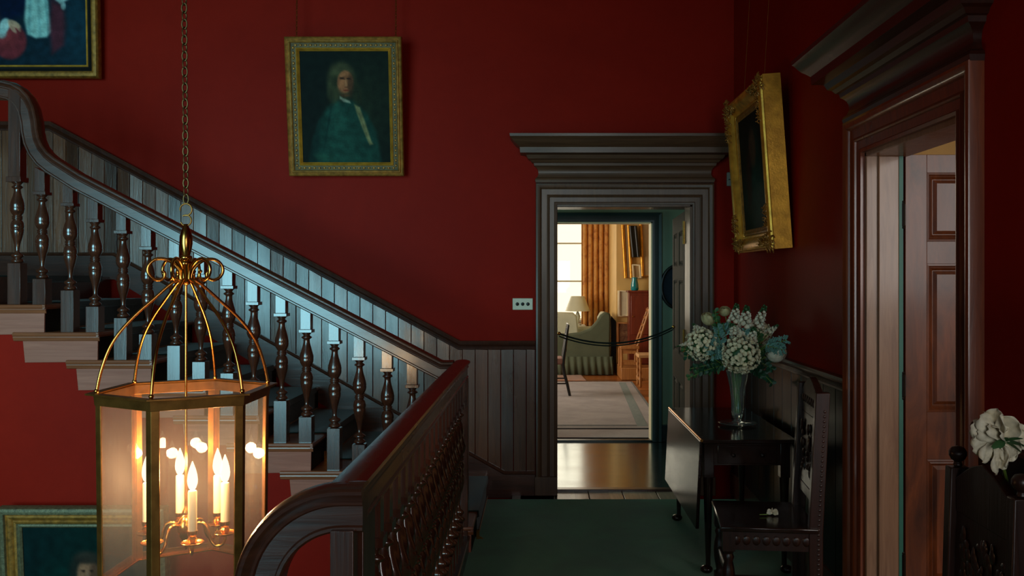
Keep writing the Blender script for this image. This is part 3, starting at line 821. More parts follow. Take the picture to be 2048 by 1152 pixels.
# --- portrait over the stairs, on the back wall
PT = thing('framed_portrait', 'gilt framed portrait of a man in grey wig and green coat, hung on chains', 'painting', (-1.378, YB-.02, 2.29))
lean = math.atan2(.13, .96)
Wp, Hp = .818, .968; fw = .093
base = Matrix.Translation((-Wp/2, -.04, 0)) @ Matrix.Rotation(lean, 4, 'X')
Mc = base @ Matrix.Translation((fw, -.0, Hp-fw))
cw, ch = Wp-2*fw, Hp-2*fw
P1 = [(.052,0),(.052,.030),(.060,.036),(.066,.034),(.072,.026),(.082,.030),(.088,.034),(.093,.028),(.093,-.02),(.06,-.02)]
P2 = [(.020,0),(.020,.014),(.036,.016),(.052,.022),(.052,0)]
P3 = [(-.004,0),(-.004,.006),(.002,.010),(.006,.018),(.012,.024),(.018,.020),(.020,.014),(.020,0)]
frame_rect(cw, ch, Mc, [P1, P2, P3], ['golddark', 'goldolive', 'gold'], PT, ('frame', 'frame_leaf_band', 'inner_fillet'))
m = MB(); m.M = Mc
def beads(m, w, h, off, nx, ny, r, b):
    for i in range(nx):
        x = -off + (w+2*off)*(i+.5)/nx
        for z in (off, -h-off): m.ball((x, -b, z), (r*1.3, r*.7, r), 6, 5)
    for i in range(ny):
        z = off - (h+2*off)*(i+.5)/ny
        for x in (-off, w+off): m.ball((x, -b, z), (r, r*.7, r*1.3), 6, 5)
beads(m, cw, ch, .036, 20, 24, .0085, .018)
m.build('leaf_ornament', M['golddark'], PT, world=False)
def bgp(u, v):
    t = max(0, 1-math.hypot((u-.75)*1.3, v-.45)*1.4)
    return (14+16*t, 22+18*t, 18+8*t)
lay = [
 ('p', [(.20,.62),(.30,.50),(.42,.43),(.60,.44),(.74,.56),(.84,.72),(.90,1.02),(.08,1.02),(.12,.80)], (24,62,52), .03, .95),
 ('p', [(.30,.52),(.44,.45),(.52,.60),(.60,.80),(.64,1.02),(.30,1.02)], (30,72,60), .05, .7),
 ('p', [(.12,.8),(.22,.6),(.20,.8),(.17,1.02),(.06,1.02)], (14,38,34), .03, .8),
 ('e', (.46,.27,.155,.21,0), (62,64,40), .25, .9),
 ('e', (.37,.36,.07,.14,.1), (56,58,36), .3, .8),
 ('e', (.62,.36,.06,.16,-.15), (40,44,26), .4, .7),
 ('e', (.46,.17,.12,.07,0), (82,80,52), .5, .6),
 ('e', (.505,.275,.088,.125,.05), (150,92,58), .12, 1),
 ('e', (.47,.30,.05,.09,.05), (170,100,64), .5, .6),
 ('e', (.565,.30,.035,.12,.05), (70,44,28), .5, .8),
 ('e', (.475,.248,.034,.008,.05), (46,26,18), .4, .95),
 ('e', (.475,.235,.038,.006,-.1), (60,38,24), .5, .8),
 ('e', (.545,.248,.026,.008,.1), (46,26,18), .4, .95),
 ('p', [(.508,.25),(.528,.30),(.520,.318),(.50,.312)], (190,124,84), .008, .8),
 ('e', (.515,.322,.02,.006,0), (90,44,28), .5, .8),
 ('e', (.512,.350,.030,.008,0), (120,36,26), .4, .95),
 ('e', (.50,.395,.05,.016,0), (96,58,36), .4, .8),
 ('p', [(.44,.40),(.48,.42),(.55,.445),(.56,.465),(.48,.452),(.44,.425)], (150,156,132), .01, 1),
 ('p', [(.60,.475),(.66,.50),(.72,.64),(.78,.80),(.80,.83),(.76,.84),(.68,.68),(.62,.54)], (132,126,84), .012, .95),
 ('p', [(.64,.55),(.66,.56),(.74,.76),(.77,.83),(.74,.80)], (90,90,60), .01, .6),
 ('e', (.30,.66,.01,.20,.2), (16,44,40), .9, .8), ('e', (.24,.95,.10,.04,.2), (38,84,66), .6, .7), ('e', (.42,.62,.05,.16,-.2), (36,80,66), .8, .6)]
painted('canvas', cw, ch, lay, bgp, dim=.95, parent=PT, Mx=Mc, nx=110, ny=140)
MB_ = MB(); MB_.M = Mc; MB_.box(-.06, cw+.06, .012, .022, -ch-.06, .06); MB_.build('backing', M['wood'], PT, world=False)
for xx in (.075, Wp-.045):
    m = MB(); top = base @ Vector((xx, 0, Hp)); z = top.z; k = 0
    while z < ZC-2.29-.02:
        t = k % 2; pts = []
        for i in range(8):
            a = 2*PI*i/8; u = .006*math.cos(a)
            pts.append(Vector((top.x + (u if t == 0 else 0) , min(top.y + .02 + (0 if t == 0 else u) + (z-top.z)*.03, -.0), z+.011+.012*math.sin(a))))
        m.tube(pts, .0018, 4, closed=True); z += .0185; k += 1
    m.build('chain', M['brassdark'], PT, world=False)
# --- large painting at the top left
w, h, fw = 1.45, 1.25, .092
TL = thing('framed_painting', 'gilt framed group painting with a blue-white gown and red drapery, above the upper stairs', 'painting', (-3.14-w/2, YB-.02, 2.985))
Mx = Matrix.Translation((-w/2, -.05, 0)) @ Matrix.Rotation(math.radians(2), 4, 'X') @ Matrix.Translation((fw, 0, h-fw))
cw, ch = w-2*fw, h-2*fw
P1 = [(.045,0),(.045,.03),(.052,.036),(.062,.04),(.080,.038),(.088,.03),(.092,.022),(.092,-.02),(.05,-.02)]
P2 = [(.012,0),(.012,.012),(.03,.014),(.045,.022),(.045,0)]
P3 = [(-.004,0),(-.004,.006),(.0,.014),(.008,.016),(.012,.012),(.012,0)]
frame_rect(cw, ch, Mx, [P1, P2, P3], ['golddark', 'black', 'gold'], TL, ('frame', 'frame_hollow', 'inner_fillet'))
sx_ = .003583
def tu(px): return 1-(174-px)*sx_/cw
def tv(py): return 1-(140-py)*sx_/ch
E = lambda x, y, rx, ry, an, c, s, o: ('e', (tu(x), tv(y), rx*sx_/cw, ry*sx_/cw, an), c, s, o)
G = lambda P, c, s, o: ('p', [(tu(x), tv(y)) for x, y in P], c, s, o)
lay = [E(20,15,40,34,0,(4,18,44),.3,.9), E(20,92,34,36,0,(112,38,44),.12,.95), E(14,84,20,22,.4,(134,48,50),.6,.6), E(-30,60,30,70,0,(90,40,40),.3,.8),
 G([(58,-40),(94,-40),(100,40),(104,72),(94,84),(72,86),(56,78),(50,50)], (142,182,174), .012, 1),
 G([(60,0),(66,0),(62,80),(56,70)], (96,140,140), .008, .6), G([(76,0),(80,0),(84,84),(78,84)], (110,152,150), .006, .6), G([(90,0),(94,0),(100,70),(96,80)], (90,134,134), .006, .6),
 E(66,-44,16,14,0,(190,150,120),.2,1), E(68,-90,18,22,0,(196,154,126),.2,1), E(68,-108,24,16,0,(60,44,34),.3,.9),
 G([(104,14),(128,22),(134,60),(128,100),(104,118),(100,70)], (86,34,44), .02, .85), E(118,-30,24,50,0,(70,30,40),.3,.8), E(120,-90,16,20,0,(186,142,112),.2,1),
 G([(106,-4),(144,-4),(142,8),(130,14),(122,18),(112,10)], (150,182,176), .01, .95), E(128,22,5,8,0,(140,170,166),.4,.8),
 E(10,62,10,16,.4,(170,200,194),.25,.95), E(4,76,10,10,0,(150,184,180),.4,.8), E(30,58,14,6,.5,(190,150,120),.3,.9), E(26,66,12,4,.9,(190,150,120),.3,.8), E(38,66,8,3,1.1,(180,140,110),.3,.7),
 E(155,70,22,70,0,(20,52,64),.5,.6)]
painted('canvas', cw, ch, lay, lambda u, v: (10+6*v, 30+8*u, 38+12*u), parent=TL, Mx=Mx, nx=150, ny=130, seed=3)
b_ = MB(); b_.M = Mx; b_.box(-.05, cw+.05, .012, .022, -ch-.05, .05); b_.build('backing', M['wood'], TL, world=False)
# --- painting below the stairs
w, h, fw = .925, 1.12, .115
LL = thing('framed_painting', 'grey-green framed portrait on the red wall below the stairs, behind the lantern', 'painting', (-2.995+w/2+.0, YS+.012, .296-h))
Mx = Matrix.Translation((-w/2, -.03, 0)) @ Matrix.Rotation(math.radians(4), 4, 'X') @ Matrix.Translation((fw, 0, h-fw))
cw, ch = w-2*fw, h-2*fw
P1 = [(.075,0),(.075,.028),(.080,.04),(.095,.044),(.110,.038),(.115,.028),(.115,-.02),(.07,-.02)]
P2 = [(.022,0),(.022,.018),(.032,.022),(.040,.016),(.048,.024),(.060,.030),(.070,.024),(.075,.028),(.075,0)]
P3 = [(-.004,0),(-.004,.006),(.006,.016),(.016,.012),(.022,.018),(.022,0)]
frame_rect(cw, ch, Mx, [P1, P2, P3], ['goldgrey', 'golddark', 'goldgrey'], LL, ('frame', 'frame_moulding', 'inner_fillet'))
lay = [('e', (.5,.62,.42,.52,0), (8,52,44), .4, .8), ('p', [(.10,1.02),(.2,.66),(.42,.5),(.6,.5),(.8,.66),(.92,1.02)], (10,60,50), .03, .9),
 ('e', (.50,.29,.135,.17,0), (40,40,34), .25, .9), ('e', (.515,.30,.085,.12,0), (168,112,82), .22, 1), ('e', (.57,.31,.04,.11,0), (92,58,42), .5, .8), ('e', (.48,.285,.016,.009,0), (50,30,24), .5, .9), ('e', (.545,.285,.014,.009,0), (50,30,24), .5, .9), ('e', (.515,.20,.10,.05,0), (52,46,38), .4, .9),
 ('e', (.515,.345,.03,.008,0), (130,56,46), .4, .9), ('p', [(.51,.29),(.53,.325),(.505,.325)], (170,120,96), .008, .7), ('e', (.51,.42,.04,.05,0), (200,160,134), .3, .9), ('p', [(.42,.46),(.6,.46),(.54,.60),(.48,.60)], (190,196,180), .012, .9)]
painted('canvas', cw, ch, lay, lambda u, v: (8, 34+8*u, 34), dim=.85, parent=LL, Mx=Mx, nx=90, ny=110, seed=5)
b_ = MB(); b_.M = Mx; b_.box(-.06, cw+.06, .012, .022, -ch-.06, .06); b_.build('backing', M['wood'], LL, world=False)
# --- carved gilt picture on the right wall, leaning forward
RY0, RY1, RZ0, RZ1 = 4.94, 5.85, 1.722, 2.685
w = RY1-RY0; h = RZ1-RZ0; fw = .135
GP = thing('gilt_picture', 'carved and gilded picture leaning forward from the right wall beside the back door', 'painting', (XR, (RY0+RY1)/2, RZ0))
# local x runs toward the viewer (right hand side as seen from the room is nearer)
Rz = Matrix.Rotation(-PI/2, 4, 'Z')
ln = math.atan2(.068, h)
Mx = Rz @ Matrix.Translation((-w/2, -.085, 0)) @ Matrix.Rotation(ln, 4, 'X') @ Matrix.Translation((fw, 0, h-fw))
cw, ch = w-2*fw, h-2*fw
P1 = [(.030,-.005),(.034,.006),(.040,.010),(.048,.012),(.060,.026),(.075,.042),(.095,.050),(.112,.048),(.124,.040),(.128,.030),(.135,.026),(.135,-.072),(.128,-.072),(.125,-.02),(.03,-.02)]
P3 = [(-.004,-.005),(-.004,.0),(.004,.006),(.010,.003),(.016,.010),(.022,.006),(.030,.006),(.030,-.005)]
frame_rect(cw, ch, Mx, [P1, P3], ['gold', 'golddark'], GP, ('frame', 'inner_fillet'))
m = MB(); m.M = Mx
rr = random.Random(5)
def carve(cx_, cz_, n, spread, s):
    for _ in range(n):
        a = rr.uniform(0, 2*PI); d = spread*math.sqrt(rr.random())
        x = cx_+d*math.cos(a); z = cz_+d*math.sin(a); r = s*rr.uniform(.6, 1.3)
        b0 = .035+rr.uniform(-.01, .012)
        pts = [(x+r*math.cos(t)*(1-.1*q), -b0-.004*q, z+r*math.sin(t)*(1-.1*q)) for q, t in enumerate([a+k*.75 for k in range(7)])]
        m.tube(pts, [.0035+.0012*math.sin(k) for k in range(7)], 5)
oc = .085
for cx_, cz_ in ((-oc, oc), (-oc, -ch-oc), (cw+oc, oc), (cw+oc, -ch-oc)):
    carve(cx_, cz_, 34, .062, .016)
    sxx = 1 if cx_ < 0 else -1; szz = -1 if cz_ > 0 else 1
    if 1:
      for k in range(1, 6):
        carve(cx_, cz_+szz*(.055+.028*k), 7 if k < 5 else 3, .024, .012)
        carve(cx_+sxx*(.055+.028*k), cz_, 7 if k < 5 else 3, .024, .012)
    m.build('carved_corner', M['golddark'], GP, world=False, angle=60); m = MB(); m.M = Mx
lay = [('e', (.62,.5,.2,.4,0), (26,50,40), .5, .8), ('e', (.5,.75,.4,.3,0), (24,60,50), .5, .7), ('e', (.5,.3,.13,.18,0), (84,56,38), .3, .8), ('e', (.3,.55,.1,.3,.2), (60,26,18), .5, .7)]
painted('canvas', cw, ch, lay, lambda u, v: (16, 22, 16), parent=GP, Mx=Mx, nx=40, ny=50, seed=8)
m = MB(); m.M = Mx; m.box(-.10, cw+.10, .012, .02, -ch-.10, .10); m.build('backing', M['wood'], GP, world=False)
for xx in (.2, w-.2):
    tp = Mx @ Vector((xx-fw, .03, fw-.02))
    MB().tube([tp, (-.004, tp.y, ZC-RZ0-.02)], .0015, 5).build('hanging_wire', M['brassdark'], GP, world=False)
# ================================================================== WALL FITTINGS
sp = thing('light_switch', 'ivory three-gang switch plate with round black dollies on the red wall', 'switch', (-.125, YB, 1.372))
MB().box(-.073, .073, -.010, 0, -.042, .042).build('plate', M['white'], sp, world=False, bevel=.004)
for x in (-.038, 0, .038):
    m = MB(); m.M = Matrix.Translation((x, -.010, 0)) @ Matrix.Rotation(PI/2, 4, 'X')
    m.lathe([(.0125,0),(.0125,.003),(.010,.005),(.0,.005)], (0,0,0), 18); m.lathe([(.004,.0),(.005,.012),(.003,.014)], (0,0,0), 10)
    m.build('toggle', M['black'], sp, world=False, angle=50)
th = thing('thermostat', 'small pale grey sensor box on the wall between door and gilt picture', 'thermostat', (S(1460, 359, YB).x, YB, S(0, 359, YB).z))
MB().box(-.027, .027, -.03, 0, -.05, .05).build('case', M['grey'], th, world=False, bevel=.006)
MB().box(-.018, .018, -.032, -.028, -.006, .0).build('slot', M['black'], th, world=False)
# ================================================================== DROP-LEAF TABLE
M['tableleaf'] = wood('black_mahogany_leaf', (20,12,9), (36,20,14), .2, 'y', .2, .1, warp=.1)
TB = thing('drop_leaf_table', 'dark polished drop-leaf table with a vase of flowers on it, one leaf hanging', 'table', (1.1, 5.25, 0))
tx0, tx1, ty0, ty1, tz = .843, 1.335, 4.67, 5.84, .72
MB().box(tx0, tx1, ty0, ty1, tz-.02, tz).build('table_top', M['table'], TB, bevel=.004)
m = MB(); m.prism([(tx0-.003, tz-.004), (tx0-.012, tz-.012), (tx0-.034, .255), (tx0-.016, .255), (tx0+.002, tz-.024)], 'y', ty0+.01, ty1-.01)
m.build('hanging_leaf', M['tableleaf'], TB, bevel=.003)
MB().tube([(tx0-.004, ty0, tz-.004), (tx0-.004, ty1, tz-.004)], .008, 10).build('leaf_hinge_moulding', M['brass'], TB)
for y in (ty0+.08, ty1-.1):
    m = MB(); m.box(tx0-.012, tx0+.022, y, y+.012, tz-.001, tz+.0015); m.build('hinge', M['iron'], TB)
m = MB(); ax0, ax1, ay0, ay1 = tx0+.02, tx1-.02, ty0+.06, ty1-.06
for b_ in ((ax0, ax1, ay0, ay0+.02), (ax0, ax1, ay1-.02, ay1), (ax0, ax0+.02, ay0, ay1), (ax1-.02, ax1, ay0, ay1)): m.box(*b_, tz-.145, tz-.02)
m.build('apron', M['table'], TB, bevel=.002)
m = MB(); m.box(ax0+.07, ax1-.07, ay0-.004, ay0+.004, tz-.135, tz-.04)
dr = m.build('drawer', M['table'], TB, bevel=.003)
m = MB()
for x in (ax0+.15, ax1-.15):
    m.M = Matrix.Translation((x, ay0-.004, tz-.088)) @ Matrix.Rotation(PI/2, 4, 'X'); m.lathe([(.004,0),(.004,.01),(.010,.014),(.011,.02),(.006,.025)], (0,0,0), 12)
m.M = None
m.build('knob', M['iron'], dr, angle=50)
for x in (ax0+.025, ax1-.025):
    for y in (ay0+.025, ay1-.025):
        sx__ = -1 if x < 1.08 else 1; sy__ = -1 if y < 5.2 else 1
        m = MB(); m.box(x-.026, x+.026, y-.026, y+.026, tz-.21, tz-.02)
        m.lathe([(.026,tz-.21),(.024,.45),(.020,.30),(.016,.16),(.013,.07),(.014,.045)], (x, y, 0), 14)
        m.ball((x+sx__*.010, y+sy__*.010, .026), (.034,.034,.022), 14, 8)
        m.build('leg', M['table'], TB, angle=60, bevel=.002)
# ================================================================== CHAIRS
def hall_chair(label, ox, oy, rz, W=.46, Dp=.40, H=1.10, finial=False, tilt=.03):
    """local: seat front toward -x, back at +x; origin on the floor under the back's centre"""
    c = thing('hall_chair', label, 'chair', (ox, oy, 0), rz=rz)
    sz_ = .47
    MB().box(-Dp-.01, .01, -W/2-.01, W/2+.01, sz_-.022, sz_).build('seat', M['table'], c, world=False, bevel=.005)
    m = MB()
    for y in (-W/2+.01, W/2-.03): 
        m.box(-Dp+.02, -.02, y, y+.02, sz_-.105, sz_-.022)
    m.box(-Dp+.02, -Dp+.04, -W/2+.02, W/2-.02, sz_-.105, sz_-.022); m.box(-.04, -.02, -W/2+.02, W/2-.02, sz_-.105, sz_-.022)
    for y, s in ((-W/2+.01, -1), (W/2-.01, 1)):      # carved scallops
        for k in range(8): m.ball((-Dp+.06+k*(Dp-.1)/7, y, sz_-.062), (.018,.006,.022), 8, 6)
    m.build('apron', M['chair'], c, world=False)
    P = [(.027,.0),(.027,.10),(.018,.105),(.026,.125),(.018,.145),(.020,.16),(.027,.20),(.030,.24),(.026,.28),(.019,.31),(.025,.33),(.019,.345),(.026,.355),(.027,sz_-.022)]
    for y in (-W/2+.027, W/2-.027):
        m = MB(); m.box(-Dp, -Dp+.054, y-.027, y+.027, .06, .13); m.box(-Dp, -Dp+.054, y-.027, y+.027, .36, sz_-.022)
        m.lathe(P, (-Dp+.027, y, 0), 14); m.build('front_leg', M['chair'], c, world=False, angle=50)
    for y in (-W/2+.024, W/2-.024):
        m = MB(); t = .030
        m.prism([(-t,0),(t,0),(t,.45),(t+tilt,H),(-t+tilt,H),(-t,.45)], 'y', y-.022, y+.022)
        if finial:
            m.lathe([(.012,0),(.014,.008),(.009,.014),(.020,.022),(.026,.034),(.026,.046),(.018,.058),(.006,.062)], (tilt, y, H), 14)
        p = m.build('back_post', M['chair'], c, world=False, bevel=.004, angle=50)
        m = MB(); s = -1 if y < 0 else 1      # row of notched beads on the outer face
        for k in range(40):
            z = .14 + k*(H-.2)/40
            xo = tilt*max(0, (z-.45)/(H-.45))
            m.ball((xo+.010, y+s*.022, z), (.007,.003,.007), 6, 4)
        m.build('bead_moulding', M['chair'], p, world=False)
    m = MB()
    m.prism([(-W/2+.046, H-.03),(-W/2+.10, H+.0),(-.07, H+.025),(0, H+.045),(.07, H+.025),(W/2-.10, H+.0),(W/2-.046, H-.03),(W/2-.046, H-.13),(-W/2+.046, H-.13)], 'x', tilt-.016, tilt+.016)
    if not finial:
      for k in range(7): m.ball((tilt-.016, -W/2+.09+k*(W-.18)/6, H-.065), (.008,.02,.02), 8, 6)
    m.build('crest_rail', M['chair'], c, world=False, bevel=.003)
    m = MB(); x0_ = tilt*.25
    m.add([(x0_-.010, -W/2+.046, .60), (x0_-.010, W/2-.046, .60), (tilt*.8-.010, W/2-.046, H-.13), (tilt*.8-.010, -W/2+.046, H-.13), (x0_+.010, -W/2+.046, .60), (x0_+.010, W/2-.046, .60), (tilt*.8+.010, W/2-.046, H-.13), (tilt*.8+.010, -W/2+.046, H-.13)], [(0,1,2,3),(7,6,5,4),(0,4,5,1),(1,5,6,2),(2,6,7,3),(3,7,4,0)])
    rr = random.Random(4)
    for k in range(70 if finial else 30):
        y = rr.uniform(-W/2+.08, W/2-.08); z = rr.uniform(.65, H-.18); m.ball((tilt*.5-.012, y, z), (.0035 if finial else .007, rr.uniform(.008,.02), rr.uniform(.012,.03)), 8, 5)
    m.build('back_panel', M['chair'], c, world=False)
    m = MB()
    for y in (-W/2+.027, W/2-.027): m.box(-Dp+.03, -.02, y-.013, y+.013, .08, .115)
    m.tube([(-Dp+.027, -W/2+.03, .25), (-Dp+.027, 0, .25), (-Dp+.027, W/2-.03, .25)], [.012,.02,.012], 10)
    m.build('stretcher', M['chair'], c, world=False, bevel=.002)
    m = MB(); m.box(-.012+x0_, .012+x0_, -W/2+.046, W/2-.046, .56, .61); m.build('lower_rail', M['chair'], c, world=False, bevel=.003)
    return c
hall_chair('carved dark hall chair with a bare plank seat standing in front of the drop-leaf table', 1.225, 4.14, math.radians(-6), H=1.06)
hall_chair('dark chair with round ball finials and a carved back, white bloom lying over it', 1.255, 2.555, math.radians(-2), W=.44, H=.985, finial=True, tilt=.015)
# ================================================================== FLOWERS
VX, VY = 1.128, 5.14
VS = thing('glass_vase', 'tall cut-glass vase with scalloped foot on the polished table', 'vase', (VX, VY, tz))
def glass_solid():
    m_ = bpy.data.materials.new('cut_glass'); m_.use_nodes = True; b = m_.node_tree.nodes['Principled BSDF']
    b.inputs['Base Color'].default_value = (.86,.97,.92,1); b.inputs['Transmission Weight'].default_value = .95; b.inputs['Roughness'].default_value = .04; b.inputs['IOR'].default_value = 1.45
    return m_
M['glass'] = glass_solid()
vp = [(.006,.002),(.050,.003),(.100,.010),(.106,.014),(.100,.017),(.050,.014),(.024,.022),(.018,.034),(.026,.046),(.032,.06),(.034,.10),(.037,.16),(.044,.22),(.056,.28),(.066,.315),(.068,.318),(.064,.318),(.052,.28),(.040,.22),(.033,.16),(.029,.08),(.022,.058),(.0,.055)]
MB().lathe(vp, (VX, VY, tz), 48, lambda a, z, r: (1+.05*abs(math.sin(6*a))) if r > .05 and z < .02 else 1+.035*math.cos(12*a)).build('glass_body', M['glass'], VS, angle=25)
def stem_to(parent, p, r=.0025):
    base = Vector((VX+random.uniform(-.015,.015), VY+random.uniform(-.015,.015), tz+.07)); rim = Vector((VX+(p.x-VX)*.12, VY+(p.y-VY)*.12, tz+.31))
    MB().tube([base, base.lerp(rim, .5), rim, rim.lerp(p, .5)+Vector((0,0,.01)), p], r, 6).build('stem', M['stem'], parent, angle=80)
def orient(d):
    d = Vector(d).normalized(); return d.to_track_quat('Z', 'Y').to_matrix().to_4x4()
def petal(m, L, W, cup, n=4, k=3, tipw=.5, ruffle=0):
    """petal from origin along +x, cup upward"""
    vs = []; 
    for i in range(n+1):
        t = i/n; wd = W*math.sin(PI*(.12+.80*t))**.8
        for j in range(k+1):
            s = j/k*2-1
            vs.append((L*t*math.cos(cup*t), wd*s*.5, L*t*math.sin(cup*t) + .12*W*s*s + ruffle*math.sin(7*t+5*s)))
    fs = [(i*(k+1)+j, i*(k+1)+j+1, (i+1)*(k+1)+j+1, (i+1)*(k+1)+j) for i in range(n) for j in range(k)]
    return m.add(vs, fs)
def hydrangea(px, py, Y, rpx, label):
    c = S(px, py, Y); r = rpx*Y/F
    t = thing('hydrangea', label, 'flower', tuple(c), 'flowers in the glass vase')
    m = MB(); R = random.Random(px)
    N = 190
    for k in range(N):
        z = 1-2*(k+.5)/N; ph = k*2.39996; q = math.sqrt(1-z*z)
        d = Vector((q*math.cos(ph), q*math.sin(ph), z)); d += Vector((R.uniform(-.1,.1), R.uniform(-.1,.1), R.uniform(-.1,.1))); d.normalize()
        T = Matrix.Translation(c + d*r*R.uniform(.74, 1.0)) @ orient(d) @ Matrix.Rotation(R.uniform(0, 6), 4, 'Z')
        for p in range(4):
            m.M = T @ Matrix.Rotation(p*PI/2, 4, 'Z') @ Matrix.Rotation(-.15+R.uniform(-.2,.2), 4, 'Y'); petal(m, r*.165, r*.19, .5, 3, 2, ruffle=r*.012)
    m.M = None; m.build('blossom', M['petal'], t, angle=80)
    MB().ball(c, r*.72, 14, 9).build('inner_florets', M['leaf'], t)
    stem_to(t, c)
    return t
def rose(px, py, Y, rpx, label, mat='petalcream', nm='ranunculus'):
    c = S(px, py, Y); r = rpx*Y/F
    t = thing(nm, label, 'flower', tuple(c), 'flowers in the glass vase')
    m = MB(); R = random.Random(px+3)
    d = Vector((R.uniform(-.4,.4), -.5, .8))
    T = Matrix.Translation(c - d.normalized()*r*.5) @ orient(d)
    for ring, (n, rs, top) in enumerate(((3,.45,2.9),(4,.62,2.7),(5,.78,2.4),(6,.92,2.05),(6,1.04,1.7))):
        for k in range(n):
            m.M = T @ Matrix.Translation((0,0,r*.55)) @ Matrix.Rotation(k*2*PI/n+ring*.7, 4, 'Z'); vs = []
            for i in range(8):
                th_ = .35+(top-.35)*i/7; rad = r*rs*(1+.08*(i/7)**2)
                for j in range(5):
                    s = j/2-1; ph = s*(PI/n*1.35)*(1-.35*(i/7)**3); t2 = th_-.12*s*s*(i/7)
                    vs.append((rad*math.sin(t2)*math.cos(ph), rad*math.sin(t2)*math.sin(ph), -rad*math.cos(t2)))
            m.add(vs, [(i*5+j, i*5+j+1, (i+1)*5+j+1, (i+1)*5+j) for i in range(7) for j in range(4)])
    m.M = None; m.build('petals', M[mat], t, angle=80); stem_to(t, c)
def stock(px, py, px2, py2, Y, label, w=14):
    a = S(px, py, Y); b = S(px2, py2, Y-.02)
    t = thing('stock_flower', label, 'flower', tuple(a), 'flowers in the glass vase')
    m = MB(); g = MB(); R = random.Random(px*3+py)
    ax = (b-a); n = 34; wr = w*Y/F
    for k in range(n):
        f = k/n; c = a + ax*f; rad = wr*(1-.8*f)*.55; ang = k*2.4
        d = Vector((math.cos(ang), math.sin(ang), .45)).normalized()
        (m if f < .7 else g).M = Matrix.Translation(c+d*rad) @ orient(d) @ Matrix.Rotation(R.uniform(0,6), 4, 'Z')
        mm = m if f < .7 else g
        T = mm.M
        for p in range(5):
            mm.M = T @ Matrix.Rotation(p*2*PI/5, 4, 'Z'); petal(mm, wr*(1-.62*f)*.55, wr*(1-.6*f)*.5, .9, 3, 2, ruffle=.0015)
    m.M = g.M = None
    m.build('blossom', M['petalwhite'], t, angle=80); g.build('buds', M['leaf'], t, angle=80)
    stem_to(t, a)
def leafblade(m, L, W, bend):
    petal(m, L, W, bend, 6, 2)
def spray(px, py, Y, tx, ty, mat, label, nl=12, L=.05, W=.02, nm='foliage_sprig', feather=False):
    c = S(px, py, Y); e = S(tx, ty, Y-.03)
    t = thing(nm, label, 'foliage', tuple(c), 'foliage in the glass vase')
    m = MB(); R = random.Random(int(px*7+py)); ax = e-c
    side = ax.cross(Vector((0,-1,0))).normalized()
    for k in range(nl):
        f = (k+.5)/nl
        for s in (-1, 1):
            d = (side*s*.9 + ax.normalized()*.6 + Vector((R.uniform(-.3,.3), R.uniform(-.6,.2), R.uniform(-.3,.3)))).normalized()
            l = L*(1-.5*f)*R.uniform(.7,1.2)
            m.M = Matrix.Translation(c+ax*f) @ orient(d) @ Matrix.Rotation(-PI/2, 4, 'Y') @ Matrix.Rotation(R.uniform(-1,1), 4, 'X'); leafblade(m, l, W, R.uniform(-.4,.6))
            if feather:
                for q in (.35, .6, .85):
                    for s2 in (-1, 1):
                        d2 = (d + s2*ax.normalized()*.9).normalized()
                        m.M = Matrix.Translation(c+ax*f+d*l*q) @ orient(d2) @ Matrix.Rotation(-PI/2, 4, 'Y'); leafblade(m, l*.4, W*.7, .2)
    m.M = None; m.build('leaves', M[mat], t, angle=80)
    MB().tube([c, c+ax*.5, e], .002, 5).build('twig', M['stem'], t)
    stem_to(t, c, .002)
hydrangea(1481, 708, 5.00, 37, 'round cream hydrangea head low in front of the vase bouquet')
hydrangea(1404, 688, 5.10, 32, 'cream hydrangea head at the left of the vase bouquet')
hydrangea(1524, 664, 5.22, 19, 'small cream hydrangea cluster at the right of the vase bouquet')
rose(1417, 637, 5.12, 14, 'round cream ranunculus at the upper left of the bouquet')
rose(1449, 622, 5.16, 11, 'small yellow-cream bud topping the left of the bouquet')
rose(1552, 706, 5.08, 19, 'open white lisianthus at the right edge of the bouquet', 'petalwhite', 'lisianthus')
rose(1537, 692, 5.12, 13, 'small white lisianthus tucked beside the larger right-hand bloom', 'petalwhite', 'lisianthus')
stock(1467, 650, 1474, 608, 5.14, 'leftmost tall white stock spike at the top of the bouquet')
stock(1489, 662, 1494, 612, 5.12, 'middle tall white stock spike at the top of the bouquet', 17)
stock(1513, 660, 1531, 611, 5.16, 'rightmost tall white stock spike at the top of the bouquet', 15)
stock(1476, 675, 1462, 648, 5.04, 'short white stock spike in the middle of the bouquet', 16)
stock(1500, 690, 1508, 655, 5.04, 'short white stock spike above the front hydrangea', 15)
stock(1536, 668, 1556, 650, 5.16, 'small spray of white buds at the upper right of the bouquet', 10)
stock(1378, 690, 1354, 694, 5.06, 'cream bud spray reaching furthest left out of the bouquet', 9)
stock(1398, 662, 1386, 648, 5.14, 'cream bud spray behind the left hydrangea', 9)
lf = [(1440,690,1436,655,'leafteal'),(1450,700,1425,712,'leafteal'),(1475,690,1490,660,'leafteal'),(1490,690,1505,662,'leafteal'),(1535,690,1574,680,'leafteal'),(1530,690,1568,700,'leafteal'),(1448,690,1412,700,'leafteal'),(1452,672,1446,648,'leafteal')]
words = ['upright left of centre','spreading low on the left','upright in the centre','right of centre','reaching furthest right','low on the right','beside the left hydrangea','under the cream bud']
for (a, b, c, d, mt), wd in zip(lf, words): spray(a, b, 5.06, c, d, mt, 'silvery teal feathered leaf sprig, '+wd, 7, .05, .011, 'dusty_miller', True)
